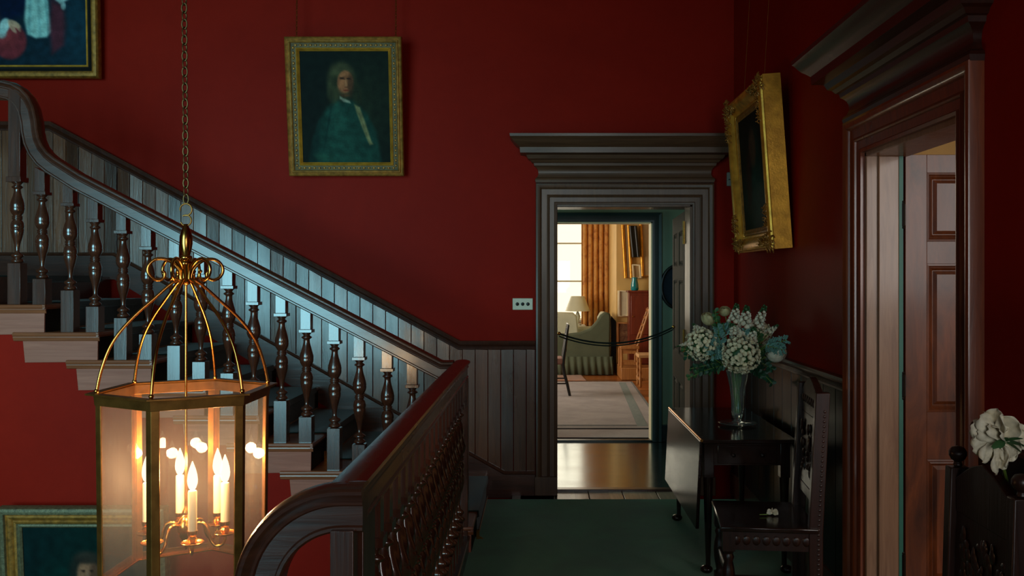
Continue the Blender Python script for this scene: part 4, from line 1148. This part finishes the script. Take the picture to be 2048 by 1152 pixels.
gl = [(1450,715,1368,712,'leafdark'),(1450,722,1380,738,'leafdark'),(1445,705,1362,698,'leaf'),(1452,728,1400,744,'leafdark'),(1440,730,1376,756,'leaf'),(1505,715,1548,740,'leafdark'),(1505,725,1546,768,'leafdark'),(1505,700,1530,700,'leaf'),(1508,690,1520,668,'leaf'),(1500,712,1562,716,'leafdark'),(1440,680,1430,620,'leaf'),(1505,735,1525,752,'leafdark')]
words = ['spreading to the left','drooping lower left','reaching far left','drooping under the left hydrangea','hanging lowest on the left','drooping to the right','hanging lowest on the right','behind the front hydrangea','in the upper right','spreading to the far right','rising beside the buds','under the right-hand blooms']
for (a, b, c, d, mt), wd in zip(gl, words): spray(a, b, 5.12, c, d, mt, 'green leafy sprig in the bouquet, '+wd, 9, .045, .022)
# white peony over the back of the near chair
PC = S(2000, 878, 2.46)
PN = thing('white_peony', 'large white bloom with green leaves on the finialled chair at the right edge', 'flower', tuple(PC))
def bigpetal(m, cpx, cpy, L, W, ang, tilt_, cup, Y=2.44):
    c = PC
    d = Vector((math.cos(ang), -tilt_, math.sin(ang))).normalized()
    T = Matrix.Translation(c) @ orient(d) @ Matrix.Rotation(-PI/2, 4, 'Y')
    m.M = T; n, k = 10, 8; vs = []
    for i in range(n+1):
        t = i/n; wd = W*(math.sin(PI*min(1,(.06+.62*t)))**.7)*(1 if t < .85 else 1-(t-.85)*2.0)
        for j in range(k+1):
            s = j/k*2-1
            vs.append((L*(t-.12*t*s*s)*math.cos(cup*t*.6), wd*s*.5, L*t*math.sin(cup*t) + .22*W*s*s*(1-.3*t) + .004*math.sin(9*t+6*s)))
    m.add(vs, [(i*(k+1)+j, i*(k+1)+j+1, (i+1)*(k+1)+j+1, (i+1)*(k+1)+j) for i in range(n) for j in range(k)])
R = random.Random(2); m = MB()
for ang, L, W, t_, cu in ((a_, l_*1.18, w_*1.2, t__, c__) for a_, l_, w_, t__, c__ in ((150,.068,.05,.25,.35),(118,.070,.058,.30,.3),(88,.074,.062,.2,.2),(62,.070,.058,.4,.4),(35,.062,.05,.3,.3),(205,.066,.05,.3,.3),(228,.072,.042,.35,.1),(255,.085,.040,.30,.0),(278,.070,.045,.35,.2),(300,.055,.04,.3,.3),(180,.055,.045,.6,.6),(100,.05,.045,.8,.7),(140,.05,.04,.9,.8),(70,.045,.04,.9,.8),(330,.05,.045,.5,.4),(10,.06,.05,.3,.3))):
    bigpetal(m, 0, 0, L, W, math.radians(ang), t_, cu)
m.M = None; m.build('petals', M['petalwhite'], PN, angle=80, solid=.0008)
m = MB()
for ang, L, W, t_ in ((178,.062,.020,1.0),(10,.055,.022,.9),(340,.05,.018,.8),(40,.05,.014,.8),(195,.04,.014,1.3),(90,.03,.012,1.2)):
    d = Vector((math.cos(math.radians(ang)), -t_, math.sin(math.radians(ang)))).normalized()
    m.M = Matrix.Translation(PC+Vector((0,-.025,0))) @ orient(d) @ Matrix.Rotation(-PI/2, 4, 'Y') @ Matrix.Rotation(.9, 4, 'X'); petal(m, L, W, .3, 8, 3)
m.M = None; m.build('leaves', M['leaf'], PN, angle=80)
MB().tube([PC, PC+Vector((.01,.01,-.06)), PC+Vector((.03,.02,-.12))], .004, 8).build('stem', M['stem'], PN)
# little pale sprig on the seat
c = S(1545, 1034, 4.12); c.z = .478
SG = thing('thistle_head', 'small pale green thistle lying on the plank seat of the carved chair', 'thistle', tuple(c))
m = MB(); R = random.Random(9)
for k in range(46):
    z = R.uniform(-.2,1); a = R.uniform(0, 2*PI); q = math.sqrt(max(0,1-z*z)); d = Vector((q*math.cos(a), q*math.sin(a)*.7, z))
    m.M = Matrix.Translation(Vector((c.x, c.y, c.z+.006))) @ orient(d) @ Matrix.Rotation(-PI/2, 4, 'Y'); petal(m, .026, .013, .5, 3, 2)
m.M = None; m.build('bracts', M['petalwhite'], SG, angle=80)
MB().tube([c+Vector((-.02,0,.0)), c+Vector((-.06,-.004,0))], .0018, 6).build('stem', M['stem'], SG)
# ================================================================== PASSAGE AND FAR ROOM
PY0, PY1 = YB+.22, 8.60
S_(MB().box(-2, 2.3, 6.60, PY1+.2, -.2, -.004).build('floor_4', M['boards'], smooth=False))
S_(MB().box(-2.1, -2, PY0, PY1, -.2, 2.9).build('wall_passage_left', M['greenwall'], smooth=False))
S_(MB().box(2.3, 2.4, PY0, PY1, -.2, 2.9).build('wall_passage_right', M['greenwall'], smooth=False))
S_(MB().box(-2.1, 2.4, PY0, PY1+.2, 2.8, 2.9).build('ceiling_2', M['ceil'], smooth=False))
ex0, ex1, eh = .10, 1.072, 2.095
m = MB(); m.box(-2, ex0, PY1, PY1+.16, -.2, 3.2); m.box(ex1, 2.4, PY1, PY1+.16, -.2, 3.2); m.box(ex0, ex1, PY1, PY1+.16, eh, 3.2)
S_(m.build('wall_passage_back', M['greenwall'], smooth=False))
tealwood = plain('dark_teal_paint', (26,44,44), .35, bmp=.05)
D3 = struct('door_3', ((ex0+ex1)/2, PY1, 0), 'dark painted inner doorway between passage and sunlit room')
MB().sweep([(ex0, PY1, 0), (ex0, PY1, eh), (ex1, PY1, eh), (ex1, PY1, 0)], [(0,0),(0,.03),(.02,.036),(.06,.03),(.085,.04),(.09,.02),(.09,0)], (0,-1,0)).build('architrave', tealwood, D3, angle=30)
m = MB(); m.box(ex1-.012, ex1+.001, PY1-.01, PY1+.17, 0, eh); m.box(ex0-.001, ex0+.012, PY1-.01, PY1+.17, 0, eh); m.box(ex0, ex1, PY1-.01, PY1+.17, eh-.012, eh+.001); m.build('jamb', M['pale'], D3)
S_(MB().box(ex1+.09, 2.3, PY1-.02, PY1, 0, .16).build('baseboard_passage', tealwood, bevel=.004))
S_(MB().box(ex0, ex1, PY1-.01, PY1+.06, -.02, .012).build('trim_10', tealwood))
c = Vector((1.30, PY1-.02, 1.475))
OV = thing('oval_picture', 'dark oval frame on the grey-green passage wall behind the opened door', 'picture', tuple(c))
m = MB(); m.tube([c+Vector((.14*math.cos(a), 0, .20*math.sin(a))) for a in [2*PI*k/40 for k in range(40)]], .016, 10, closed=True); m.build('frame', M['black'], OV, angle=80)
MB().prism([(c.x+.135*math.cos(2*PI*k/40), c.z+.195*math.sin(2*PI*k/40)) for k in range(40)], 'y', c.y+.0, c.y+.015).build('picture_face', M['navy'], OV, smooth=False)
# rope barrier across the doorway
a = S(1118, 667, 6.80); b = S(1347, 654, 7.3)
rp_ = [a.lerp(b, t/24) + Vector((0, 0, -.10*4*(t/24)*(1-t/24))) for t in range(25)]
RO = thing('barrier_rope', 'dark double rope sagging across the open doorway', 'rope', tuple(a))
m = MB(); m.tube(rp_, .0065, 8); m.tube([p+Vector((0,.02,-.022)) for p in rp_], .005, 8); m.build('rope', M['rope'], RO, angle=80)
m = MB(); m.ball(a, .014, 10, 7); m.ball(b, .014, 10, 7); m.build('hook', M['brass'], RO)
# far room
FY0, FY1, FYW = PY1+.16, 14.6, 16.6
S_(MB().box(-3.2, 4.2, FY0-.02, FYW+.2, -.2, -.004).build('floor_5', M['boards3'], smooth=False))
S_(MB().box(-3.3, -3.2, FY0, FYW+.2, -.2, 3.5).build('wall_far_room_left', M['yellow'], smooth=False))
S_(MB().box(4.2, 4.3, FY0, FYW+.2, -.2, 3.5).build('wall_far_room_right', M['yellow'], smooth=False))
S_(MB().box(-3.3, 4.3, FY0, FYW+.2, 3.4, 3.5).build('ceiling_3', M['ceil'], smooth=False))
S_(MB().box(-3.2, 4.3, FY0-.16+.14, FY0+.002, 3.2, 3.5).build('wall_far_room_front', M['yellow'], smooth=False))
S_(MB().box(1.24, 4.2, FY1, FYW+.1, -.2, 3.4).build('wall_far_room_back', M['yellow'], smooth=False), 'ochre wall of the far room with pictures')
fx0, fx1, fz0, fz1 = -1.3, .80, .80, 2.9
m = MB(); m.box(-3.2, fx0, FYW, FYW+.15, -.2, 3.4); m.box(fx1, 1.3, FYW, FYW+.15, -.2, 3.4); m.box(fx0, fx1, FYW, FYW+.15, -.2, fz0); m.box(fx0, fx1, FYW, FYW+.15, fz1, 3.4)
S_(m.build('wall_far_window', M['pale'], smooth=False))
W1 = struct('window_1', ((fx0+fx1)/2, FYW, fz0), 'bright sash window of the far room')
m = MB()
for k in range(3): x = fx0+(fx1-fx0)*k/2; m.box(x-.015, x+.015, FYW+.04, FYW+.08, fz0, fz1)
for k in range(4): z = fz0+(fz1-fz0)*k/3; m.box(fx0, fx1, FYW+.045, FYW+.075, z-.014, z+.014)
m.build('window_frame', M['white'], W1); MB().box(fx0, fx1, FYW+.055, FYW+.06, fz0, fz1).build('pane', M['windowglass'], W1)
MB().box(fx0-.1, fx1+.1, FYW-.14, FYW, fz0-.04, fz0).build('window_sill', M['white'], W1, bevel=.004)
S_(MB().box(-6, 6, FYW+1.5, FYW+1.6, -2, 6).build('sky_beyond_window', emit('overcast_sky', (.93,.77,.50,1), 1.9), smooth=False))
# curtain
def curtmat():
    m_, nt, b = newmat('patterned_curtain'); v = coords(nt)
    vo = nt.nodes.new('ShaderNodeTexVoronoi'); vo.inputs['Scale'].default_value = 7; nt.links.new(v, vo.inputs[0])
    f = noise_tex(nt, v, 10, 4)
    c = ramp(nt, f, [(.35, lin((186,108,40))), (.5, lin((214,150,80))), (.65, lin((150,60,30)))])
    c = mix_rgb(nt, vo.outputs['Distance'], c, lin((224,170,96)))
    nt.links.new(c, b.inputs['Base Color']); b.inputs['Roughness'].default_value = .9
    b.inputs['Transmission Weight'].default_value = 0
    return m_
M['curtain'] = curtmat()
def curtain(x0, x1, y, z0, z1, label, folds):
    t = thing('curtain', label, 'curtain', ((x0+x1)/2, y, z0))
    n = 60; vs = []; fs = []
    for r, z in enumerate((z0, z0+.4*(z1-z0), z0+.7*(z1-z0), z1)):
        for i in range(n+1):
            u = i/n; amp = .05*(1.2-.4*r/3)
            vs.append((x0+(x1-x0)*u+.01*math.sin(u*folds*2*PI+1+r*.4), y+amp*math.sin(u*folds*2*PI+.3*math.sin(r)), z))
    for r in range(3):
        for i in range(n): fs.append((r*(n+1)+i, r*(n+1)+i+1, (r+1)*(n+1)+i+1, (r+1)*(n+1)+i))
    MB().add(vs, fs).build('cloth', M['curtain'], t, angle=80, solid=.01)
    MB().tube([(x0-.06, y, z1+.02), (x1+.04, y, z1+.02)], .018, 8).build('pole', M['brassdark'], t)
curtain(.74, 1.225, 16.2, .02, 3.0, 'orange patterned curtain hanging beside the bright far window', 5)
# sofa
sofax0, sofax1, sY = .02, 1.155, 14.45
SF = thing('skirted_armchair', 'olive linen covered armchair with pleated skirt in the far room', 'armchair', (.4, sY+.5, 0))
def zpx(py, Y): return EYE-(py-CY)*Y/F
def xpx(px, Y): return (px-CX)*Y/F
out = [(1050,700),(1050,662),(1085,664),(1112,667),(1135,668),(1160,665),(1180,657),(1193,643),(1201,630),(1210,624),(1221,627),(1222,640),(1221,690)]
P = [(xpx(x, sY), zpx(y, sY)) for x, y in out] + [(xpx(1222, sY), .22), (xpx(1050, sY), .22)]
MB().prism(P, 'y', sY, sY+.16).build('side', M['sofa'], SF, bevel=.03, smooth=True)
MB().prism([(P[-3][0]-.16, .3),(P[-3][0], .3),(P[-3][0], .98),(P[-3][0]-.10, 1.0),(P[-3][0]-.16, .9)], 'y', sY+.1, sY+.9).build('back', M['sofain'], SF, bevel=.03)
MB().box(xpx(1050, sY), P[-3][0]-.16, sY+.16, sY+.9, .3, .48).build('seat_cushion', M['sofain'], SF, bevel=.04)
MB().box(xpx(1050, sY), P[-3][0]-.1, sY+.75, sY+.9, .3, .74).build('far_arm', M['sofain'], SF, bevel=.04)
m = MB(); n = 90; x0, x1 = xpx(1050, sY), xpx(1226, sY); vs = []; fs = []
for z, f in ((.30, .3), (.01, 1)):
    for i in range(n+1):
        u = i/n; vs.append((x0+(x1-x0)*u*(1 if z < .1 else .985), sY-.012-.022*f-.022*f*math.sin(u*13*2*PI)*(1 if i % 2 == 0 else .8), z))
for i in range(n): fs.append((i, i+1, n+2+i, n+1+i))
m.add(vs, fs); 
m.add([(x1, sY-.02, .01), (x1, sY+.9, .01), (x1-.01, sY+.9, .30), (x1-.01, sY-.01, .30)], [(0,1,2,3)])
m.build('skirt', M['sofa'], SF, angle=60, solid=.008)
MB().prism([(xpx(1222,sY+.1), .12),(xpx(1232,sY+.1), .35),(xpx(1232,sY+.1), .86),(xpx(1222,sY+.1), .95)], 'y', sY+.1, sY+.14).build('shade_strip', M['navy'], SF)  # dark strip standing in for the armchair's side in shadow
MB().prism([(xpx(1100,15), zpx(690,15)),(xpx(1160,15), zpx(690,15)),(xpx(1154,15), zpx(632,15)),(xpx(1146,15), zpx(625,15)),(xpx(1100,15), zpx(624,15))], 'y', 15.0, 15.12).build('cushion', M['sofain'], SF, bevel=.03)
# side table with papers, lamp
t = thing('side_table', 'white cloth covered side table beneath the far window', 'table', (.45, 15.9, 0))
MB().box(.1, .80, 15.6, 16.2, .70, .73).build('table_top', M['white'], t, bevel=.004); MB().box(.12, .78, 15.62, 16.18, .0, .70).build('cloth', M['sofain'], t)
o = MB().box(.30, .52, 15.63, 15.78, .731, .75).build('book', M['navy'], smooth=False); tag(o, 'dark closed book on the covered side table by the far window', 'book')
t = thing('table_lamp', 'pale table lamp with wide white shade before the far window', 'lamp', (.86, 16.0, .73))
lx_, ly_ = .66, 15.8
MB().lathe([(.07,.731),(.07,.75),(.02,.77),(.03,.82),(.05,.88),(.03,.94),(.012,.98),(.012,1.02)], (lx_, ly_, 0), 16).build('base', M['white'], t, angle=60)
MB().lathe([(.22,.98),(.12,1.24),(.118,1.24),(.215,.98)], (lx_, ly_, 0), 24).build('lamp_shade', M['white'], t, angle=40)
# dark side chair at the left of the far room
def curve_chair():
    Y = 11.85
    c = thing('side_chair', 'black curved-back side chair at the left of the far room rug', 'chair', (xpx(1115, Y), Y, 0))
    back = [(1140,793),(1135,770),(1129,748),(1126,730),(1128,710),(1131,690),(1134,668),(1137,650)]
    for dy in (-.0, .40):
        pts = [Vector((xpx(x, Y), Y+dy, zpx(y, Y))) for x, y in back]; pts[0].z = 0
        MB().tube(pts, [.018,.02,.022,.024,.022,.02,.018,.014], 8).build('back_leg', M['black'], c, angle=60)
    m = MB()
    for z in (.62, .78, .92):
        x = xpx(1130+(z-.5)*14, Y); m.box(x-.012, x+.012, Y, Y+.4, z-.03, z+.03)
    m.build('back_rail', M['black'], c, bevel=.004)
    x1 = xpx(1127, Y); MB().box(x1-.42, x1, Y-.02, Y+.42, .42, .50).build('seat', plain('rose_seat', (150,110,100), .8), c, bevel=.02)
    for dy in (0, .40): MB().lathe([(.016,0),(.02,.2),(.022,.42)], (x1-.40, Y+dy, 0), 10).build('front_leg', M['black'], c)
    m = MB()
    for z in (.17, .24): m.tube([(x1-.4, Y, z), (x1+.04, Y, z)], .010, 6)
    m.build('stretcher', M['black'], c)
curve_chair()
# plinth with pine ladder-back chair, cabinet and pictures along the ochre wall
S_(MB().box(1.24, 3.4, FY1-.85, FY1, 0, .185).build('trim_11', M['pine'], bevel=.01), 'low honey-coloured wooden step along the ochre wall')
Y = 13.98
LB = thing('ladder_back_chair', 'honey pine ladder-back chair standing on the low wooden step in the far room', 'chair', (xpx(1262, Y), Y, .185))
zf = .19
for dy in (-.18, .18):
    MB().tube([Vector((xpx(1273,Y), Y+dy, zf)), Vector((xpx(1273,Y), Y+dy, zpx(690,Y))), Vector((xpx(1297 if dy < 0 else 1299,Y), Y+dy, zpx(616,Y)))], .018, 8).build('back_post', M['pine'], LB, angle=60)
for k in range(5):
    f = .14+.2*k; p = Vector((xpx(1273,Y), 0, zpx(690,Y))).lerp(Vector((xpx(1297,Y), 0, zpx(616,Y))), f)
    MB().box(p.x-.01, p.x+.012, Y-.18, Y+.18, p.z-.02, p.z+.025).build('back_slat', M['pine'], LB, bevel=.004)
MB().box(xpx(1239,Y), xpx(1276,Y), Y-.2, Y+.2, .47, .52).build('seat', M['pine'], LB, bevel=.006)
for dy in (-.18, .18): MB().tube([(xpx(1241,Y), Y+dy, zf), (xpx(1241,Y), Y+dy, .47)], .02, 8).build('front_leg', M['pine'], LB, angle=60)
m = MB()
for dy in (-.18, .18): m.box(xpx(1241,Y), xpx(1273,Y), Y+dy-.01, Y+dy+.01, .23, .27); m.box(xpx(1241,Y), xpx(1273,Y), Y+dy-.01, Y+dy+.01, .40, .44)
m.build('stretcher', M['pine'], LB)
Y = 12.8; x0, x1 = xpx(1277, Y), xpx(1277, Y)+.44
ST2 = thing('turned_stool', 'pale seated stool on turned legs at the right edge of the inner doorway', 'stool', ((x0+x1)/2, Y+.2, 0))
MB().box(x0, x1, Y, Y+.4, .42, .47).build('seat', plain('tan_seat', (196,150,100), .8), ST2, bevel=.012)
for x in (x0+.03, x1-.03):
    for y in (Y+.03, Y+.37):
        MB().lathe([(.014,0),(.026,.02),(.018,.05),(.024,.09),(.024,.13),(.014,.15),(.026,.2),(.014,.25),(.026,.30),(.016,.34),(.024,.36),(.024,.42)], (x, y, 0), 10).build('leg', M['pine'], ST2, angle=60)
m = MB(); m.box(x0+.03, x1-.03, Y+.02, Y+.04, .09, .13); m.box(x0+.02, x0+.04, Y+.03, Y+.37, .09, .13); m.build('stretcher', M['pine'], ST2)
Y = FY1-.30
CB = thing('upright_cabinet', 'red-brown upright cabinet against the ochre wall, carrying a teal vase', 'cabinet', (xpx(1274, Y), Y, .185))
cx0, cx1, cz1 = xpx(1258, Y), xpx(1292, Y)+.1, zpx(585, Y)
MB().box(cx0, cx1, Y+.0, FY1-.01, .19, cz1).build('body', M['cabinet'], CB, bevel=.004)
MB().box(cx0-.02, cx1+.02, Y-.02, FY1-.005, cz1, cz1+.03).build('top', M['cabinet'], CB, bevel=.004)
dd = MB().box(cx0+.03, cx1-.03, Y-.012, Y, .66, cz1-.05).build('door', M['cabinet'], CB, bevel=.006)
MB().ball((cx0+.06, Y-.02, .95), .012, 8, 6).build('knob', M['brass'], dd)
p = Vector((xpx(1271, Y), Y+.12, cz1+.031))
t = thing('teal_glass_vase', 'teal blue glass vase standing on the red-brown cabinet', 'vase', tuple(p))
MB().lathe([(.05,0),(.065,.02),(.06,.10),(.045,.17),(.05,.21),(.042,.21),(.038,.17),(.0,.03)], tuple(p), 16).build('glass_body', M['blueglass'], t, angle=50)
def far_pic(x0, y0, x1, y1, slant, name, label, fmat, face, Y=FY1-.04, depth=.04):
    P = [(xpx(x0,Y), zpx(y0,Y)), (xpx(x1,Y), zpx(y0,Y)), (xpx(x1+slant,Y), zpx(y1,Y)), (xpx(x0+slant,Y), zpx(y1,Y))]
    t = thing(name, label, 'picture', (P[0][0], Y, P[2][1]))
    MB().prism([(a, b) for a, b in P], 'y', Y+.0, Y+depth-.005).build('picture_face', face, t, smooth=False)
    m = MB()
    pts = [(a, Y, b) for a, b in P]
    m.tube(pts, .028, 6, closed=True); m.build('frame', M[fmat], t, angle=70)
dk = plain('dark_painting', (40,34,24), .4); tn = plain('tan_print', (170,140,96), .6); tx_ = carpet('floral_tapestry', (90,44,34), (160,120,84), 14)
far_pic(1245, 450, 1257, 556, 6, 'framed_picture', 'narrow gilt framed picture nearest the curtain in the far room', 'gold', tn)
far_pic(1261, 452, 1271, 514, 6, 'framed_picture', 'black framed dark picture between two gilt ones in the far room', 'black', dk, FY1-.10, .08)
far_pic(1281, 445, 1306, 552, 4, 'framed_picture', 'gilt framed picture at the right edge of the inner doorway', 'gold', tn)
far_pic(1265, 530, 1280, 556, 2, 'framed_print', 'small pale print hung just above the teal vase', 'pale', tn)
far_pic(1238, 582, 1257, 632, 0, 'plaster_relief', 'pale plaster relief left of the red-brown cabinet', 'pale', plain('plaster', (200,190,160), .8, bmp=1, bscale=25))
far_pic(1235, 646, 1258, 690, 0, 'floral_panel', 'faded floral needlework panel low on the ochre wall', 'pine', tx_)
p = S(1225, 540, 16.3)
t = thing('framed_miniatures', 'tall narrow dark frame on the bright strip of wall beside the curtain', 'picture', tuple(p))
MB().box(p.x-.075, p.x+.075, 16.35, 16.38, zpx(576,16.35), zpx(500,16.35)).build('frame', M['golddark'], t, bevel=.006)
MB().box(p.x-.045, p.x+.045, 16.335, 16.352, zpx(572,16.35), zpx(504,16.35)).build('picture_face', dk, t)
t['label'] = 'tall narrow dark picture on the bright strip of wall beside the curtain'
# rugs
def rug(pts, name, label, mat, z=.006, border=None):
    t = thing(name, label, 'rug', (pts[0][0], pts[0][1], 0))
    MB().prism(pts, 'z', 0, z).build('field', mat, t, smooth=False)
    return t
R1 = rug([(-1.5, 9.30), (1.30, 9.30), (1.375, 13.5), (-1.5, 13.5)], 'large_rug', 'faded pale rug with teal border filling the far room floor', M['rugcream'], .008)
MB().prism([(1.02, 9.42), (1.13, 9.42), (1.27, 13.35), (1.17, 13.35)], 'z', .008, .0095).build('border', M['rugborder'], R1, smooth=False)
m = MB(); m.prism([(1.275, 9.30), (1.305, 9.30), (1.38, 13.5), (1.355, 13.5)], 'z', .0078, .010); m.prism([(-1.5, 9.29), (1.3, 9.29), (1.3, 9.33), (-1.5, 9.33)], 'z', .0078, .010); m.prism([(-1.5, 13.47), (1.37, 13.47), (1.37, 13.5), (-1.5, 13.5)], 'z', .0078, .010); m.prism([(-1.5, 9.42), (1.02, 9.42), (1.02, 9.52), (-1.5, 9.52)], 'z', .0078, .0092)
m.build('edge_band', M['rugedge'], R1, smooth=False)
rug([(-.8, 13.62), (.70, 13.62), (.66, 14.4), (-.8, 14.4)], 'small_rug', 'small orange striped rug in front of the skirted armchair', M['rugorange'], .008)
o = MB().box(-1.5, 3, FY0+.02, 9.24, 0, .006).build('doorway_mat', M['rugcream'], smooth=False); tag(o, 'plain drab mat just inside the far room threshold', 'mat')
area('far_window_daylight', ((fx0+fx1)/2, FYW-.05, (fz0+fz1)/2), (-PI/2,0,0), fx1-fx0, fz1-fz0, 12, (1,.95,.85), 150)
area('far_room_fill_light', (-3.1, 12, 1.8), (0,-PI/2,0), 1.8, 2, 130, (1,.9,.74), 160)  # added fill brightening the far room; the wall here is solid
# ================================================================== CAMERA AND LIGHT
cam = bpy.data.cameras.new('camera'); co = bpy.data.objects.new('camera', cam); col.objects.link(co)
co.location = (0, 0, EYE); co.rotation_euler = (PI/2, 0, 0)
cam.sensor_width = 36; cam.lens = F/2048*36; cam.shift_x = (1024-CX)/2048; cam.shift_y = (CY-576)/2048
cam.clip_start = .05; sc.camera = co

area('stair_window_daylight', ((wx0+wx1)/2, -1.19, (wz0+wz1)/2), (PI/2,0,0), wx1-wx0, wz1-wz0, 96, (.36,.81,.94), 82)
area('landing_fill_light', ((lw0+lw1)/2, -1.19, (lz0+lz1)/2), (PI/2,0,0), lw1-lw0, lz1-lz0, 15, (.92,.96,.95), 120)  # added fill from the camera side for bouquet, peony and near chair
area('side_room_daylight', (3.3, .0, 2.15), (PI/2,0,0), 1.2, 1.5, 45, (.95,.93,.9), 160)
area('passage_daylight', (-1.3, 7.7, 1.6), (0,-PI/2,0), 1.4, 1.0, 12, (.6,1,.9), 170)
w = bpy.data.worlds.new('world'); sc.world = w; w.use_nodes = True
w.node_tree.nodes['Background'].inputs[0].default_value = (.6,.75,.9,1); w.node_tree.nodes['Background'].inputs[1].default_value = .3
sc.view_settings.view_transform = 'Standard'; sc.view_settings.look = 'None'; sc.view_settings.exposure = 0; sc.view_settings.gamma = 1
sc.view_settings.use_curve_mapping = False
for o in bpy.data.objects:
    if '_o' in o: del o['_o']
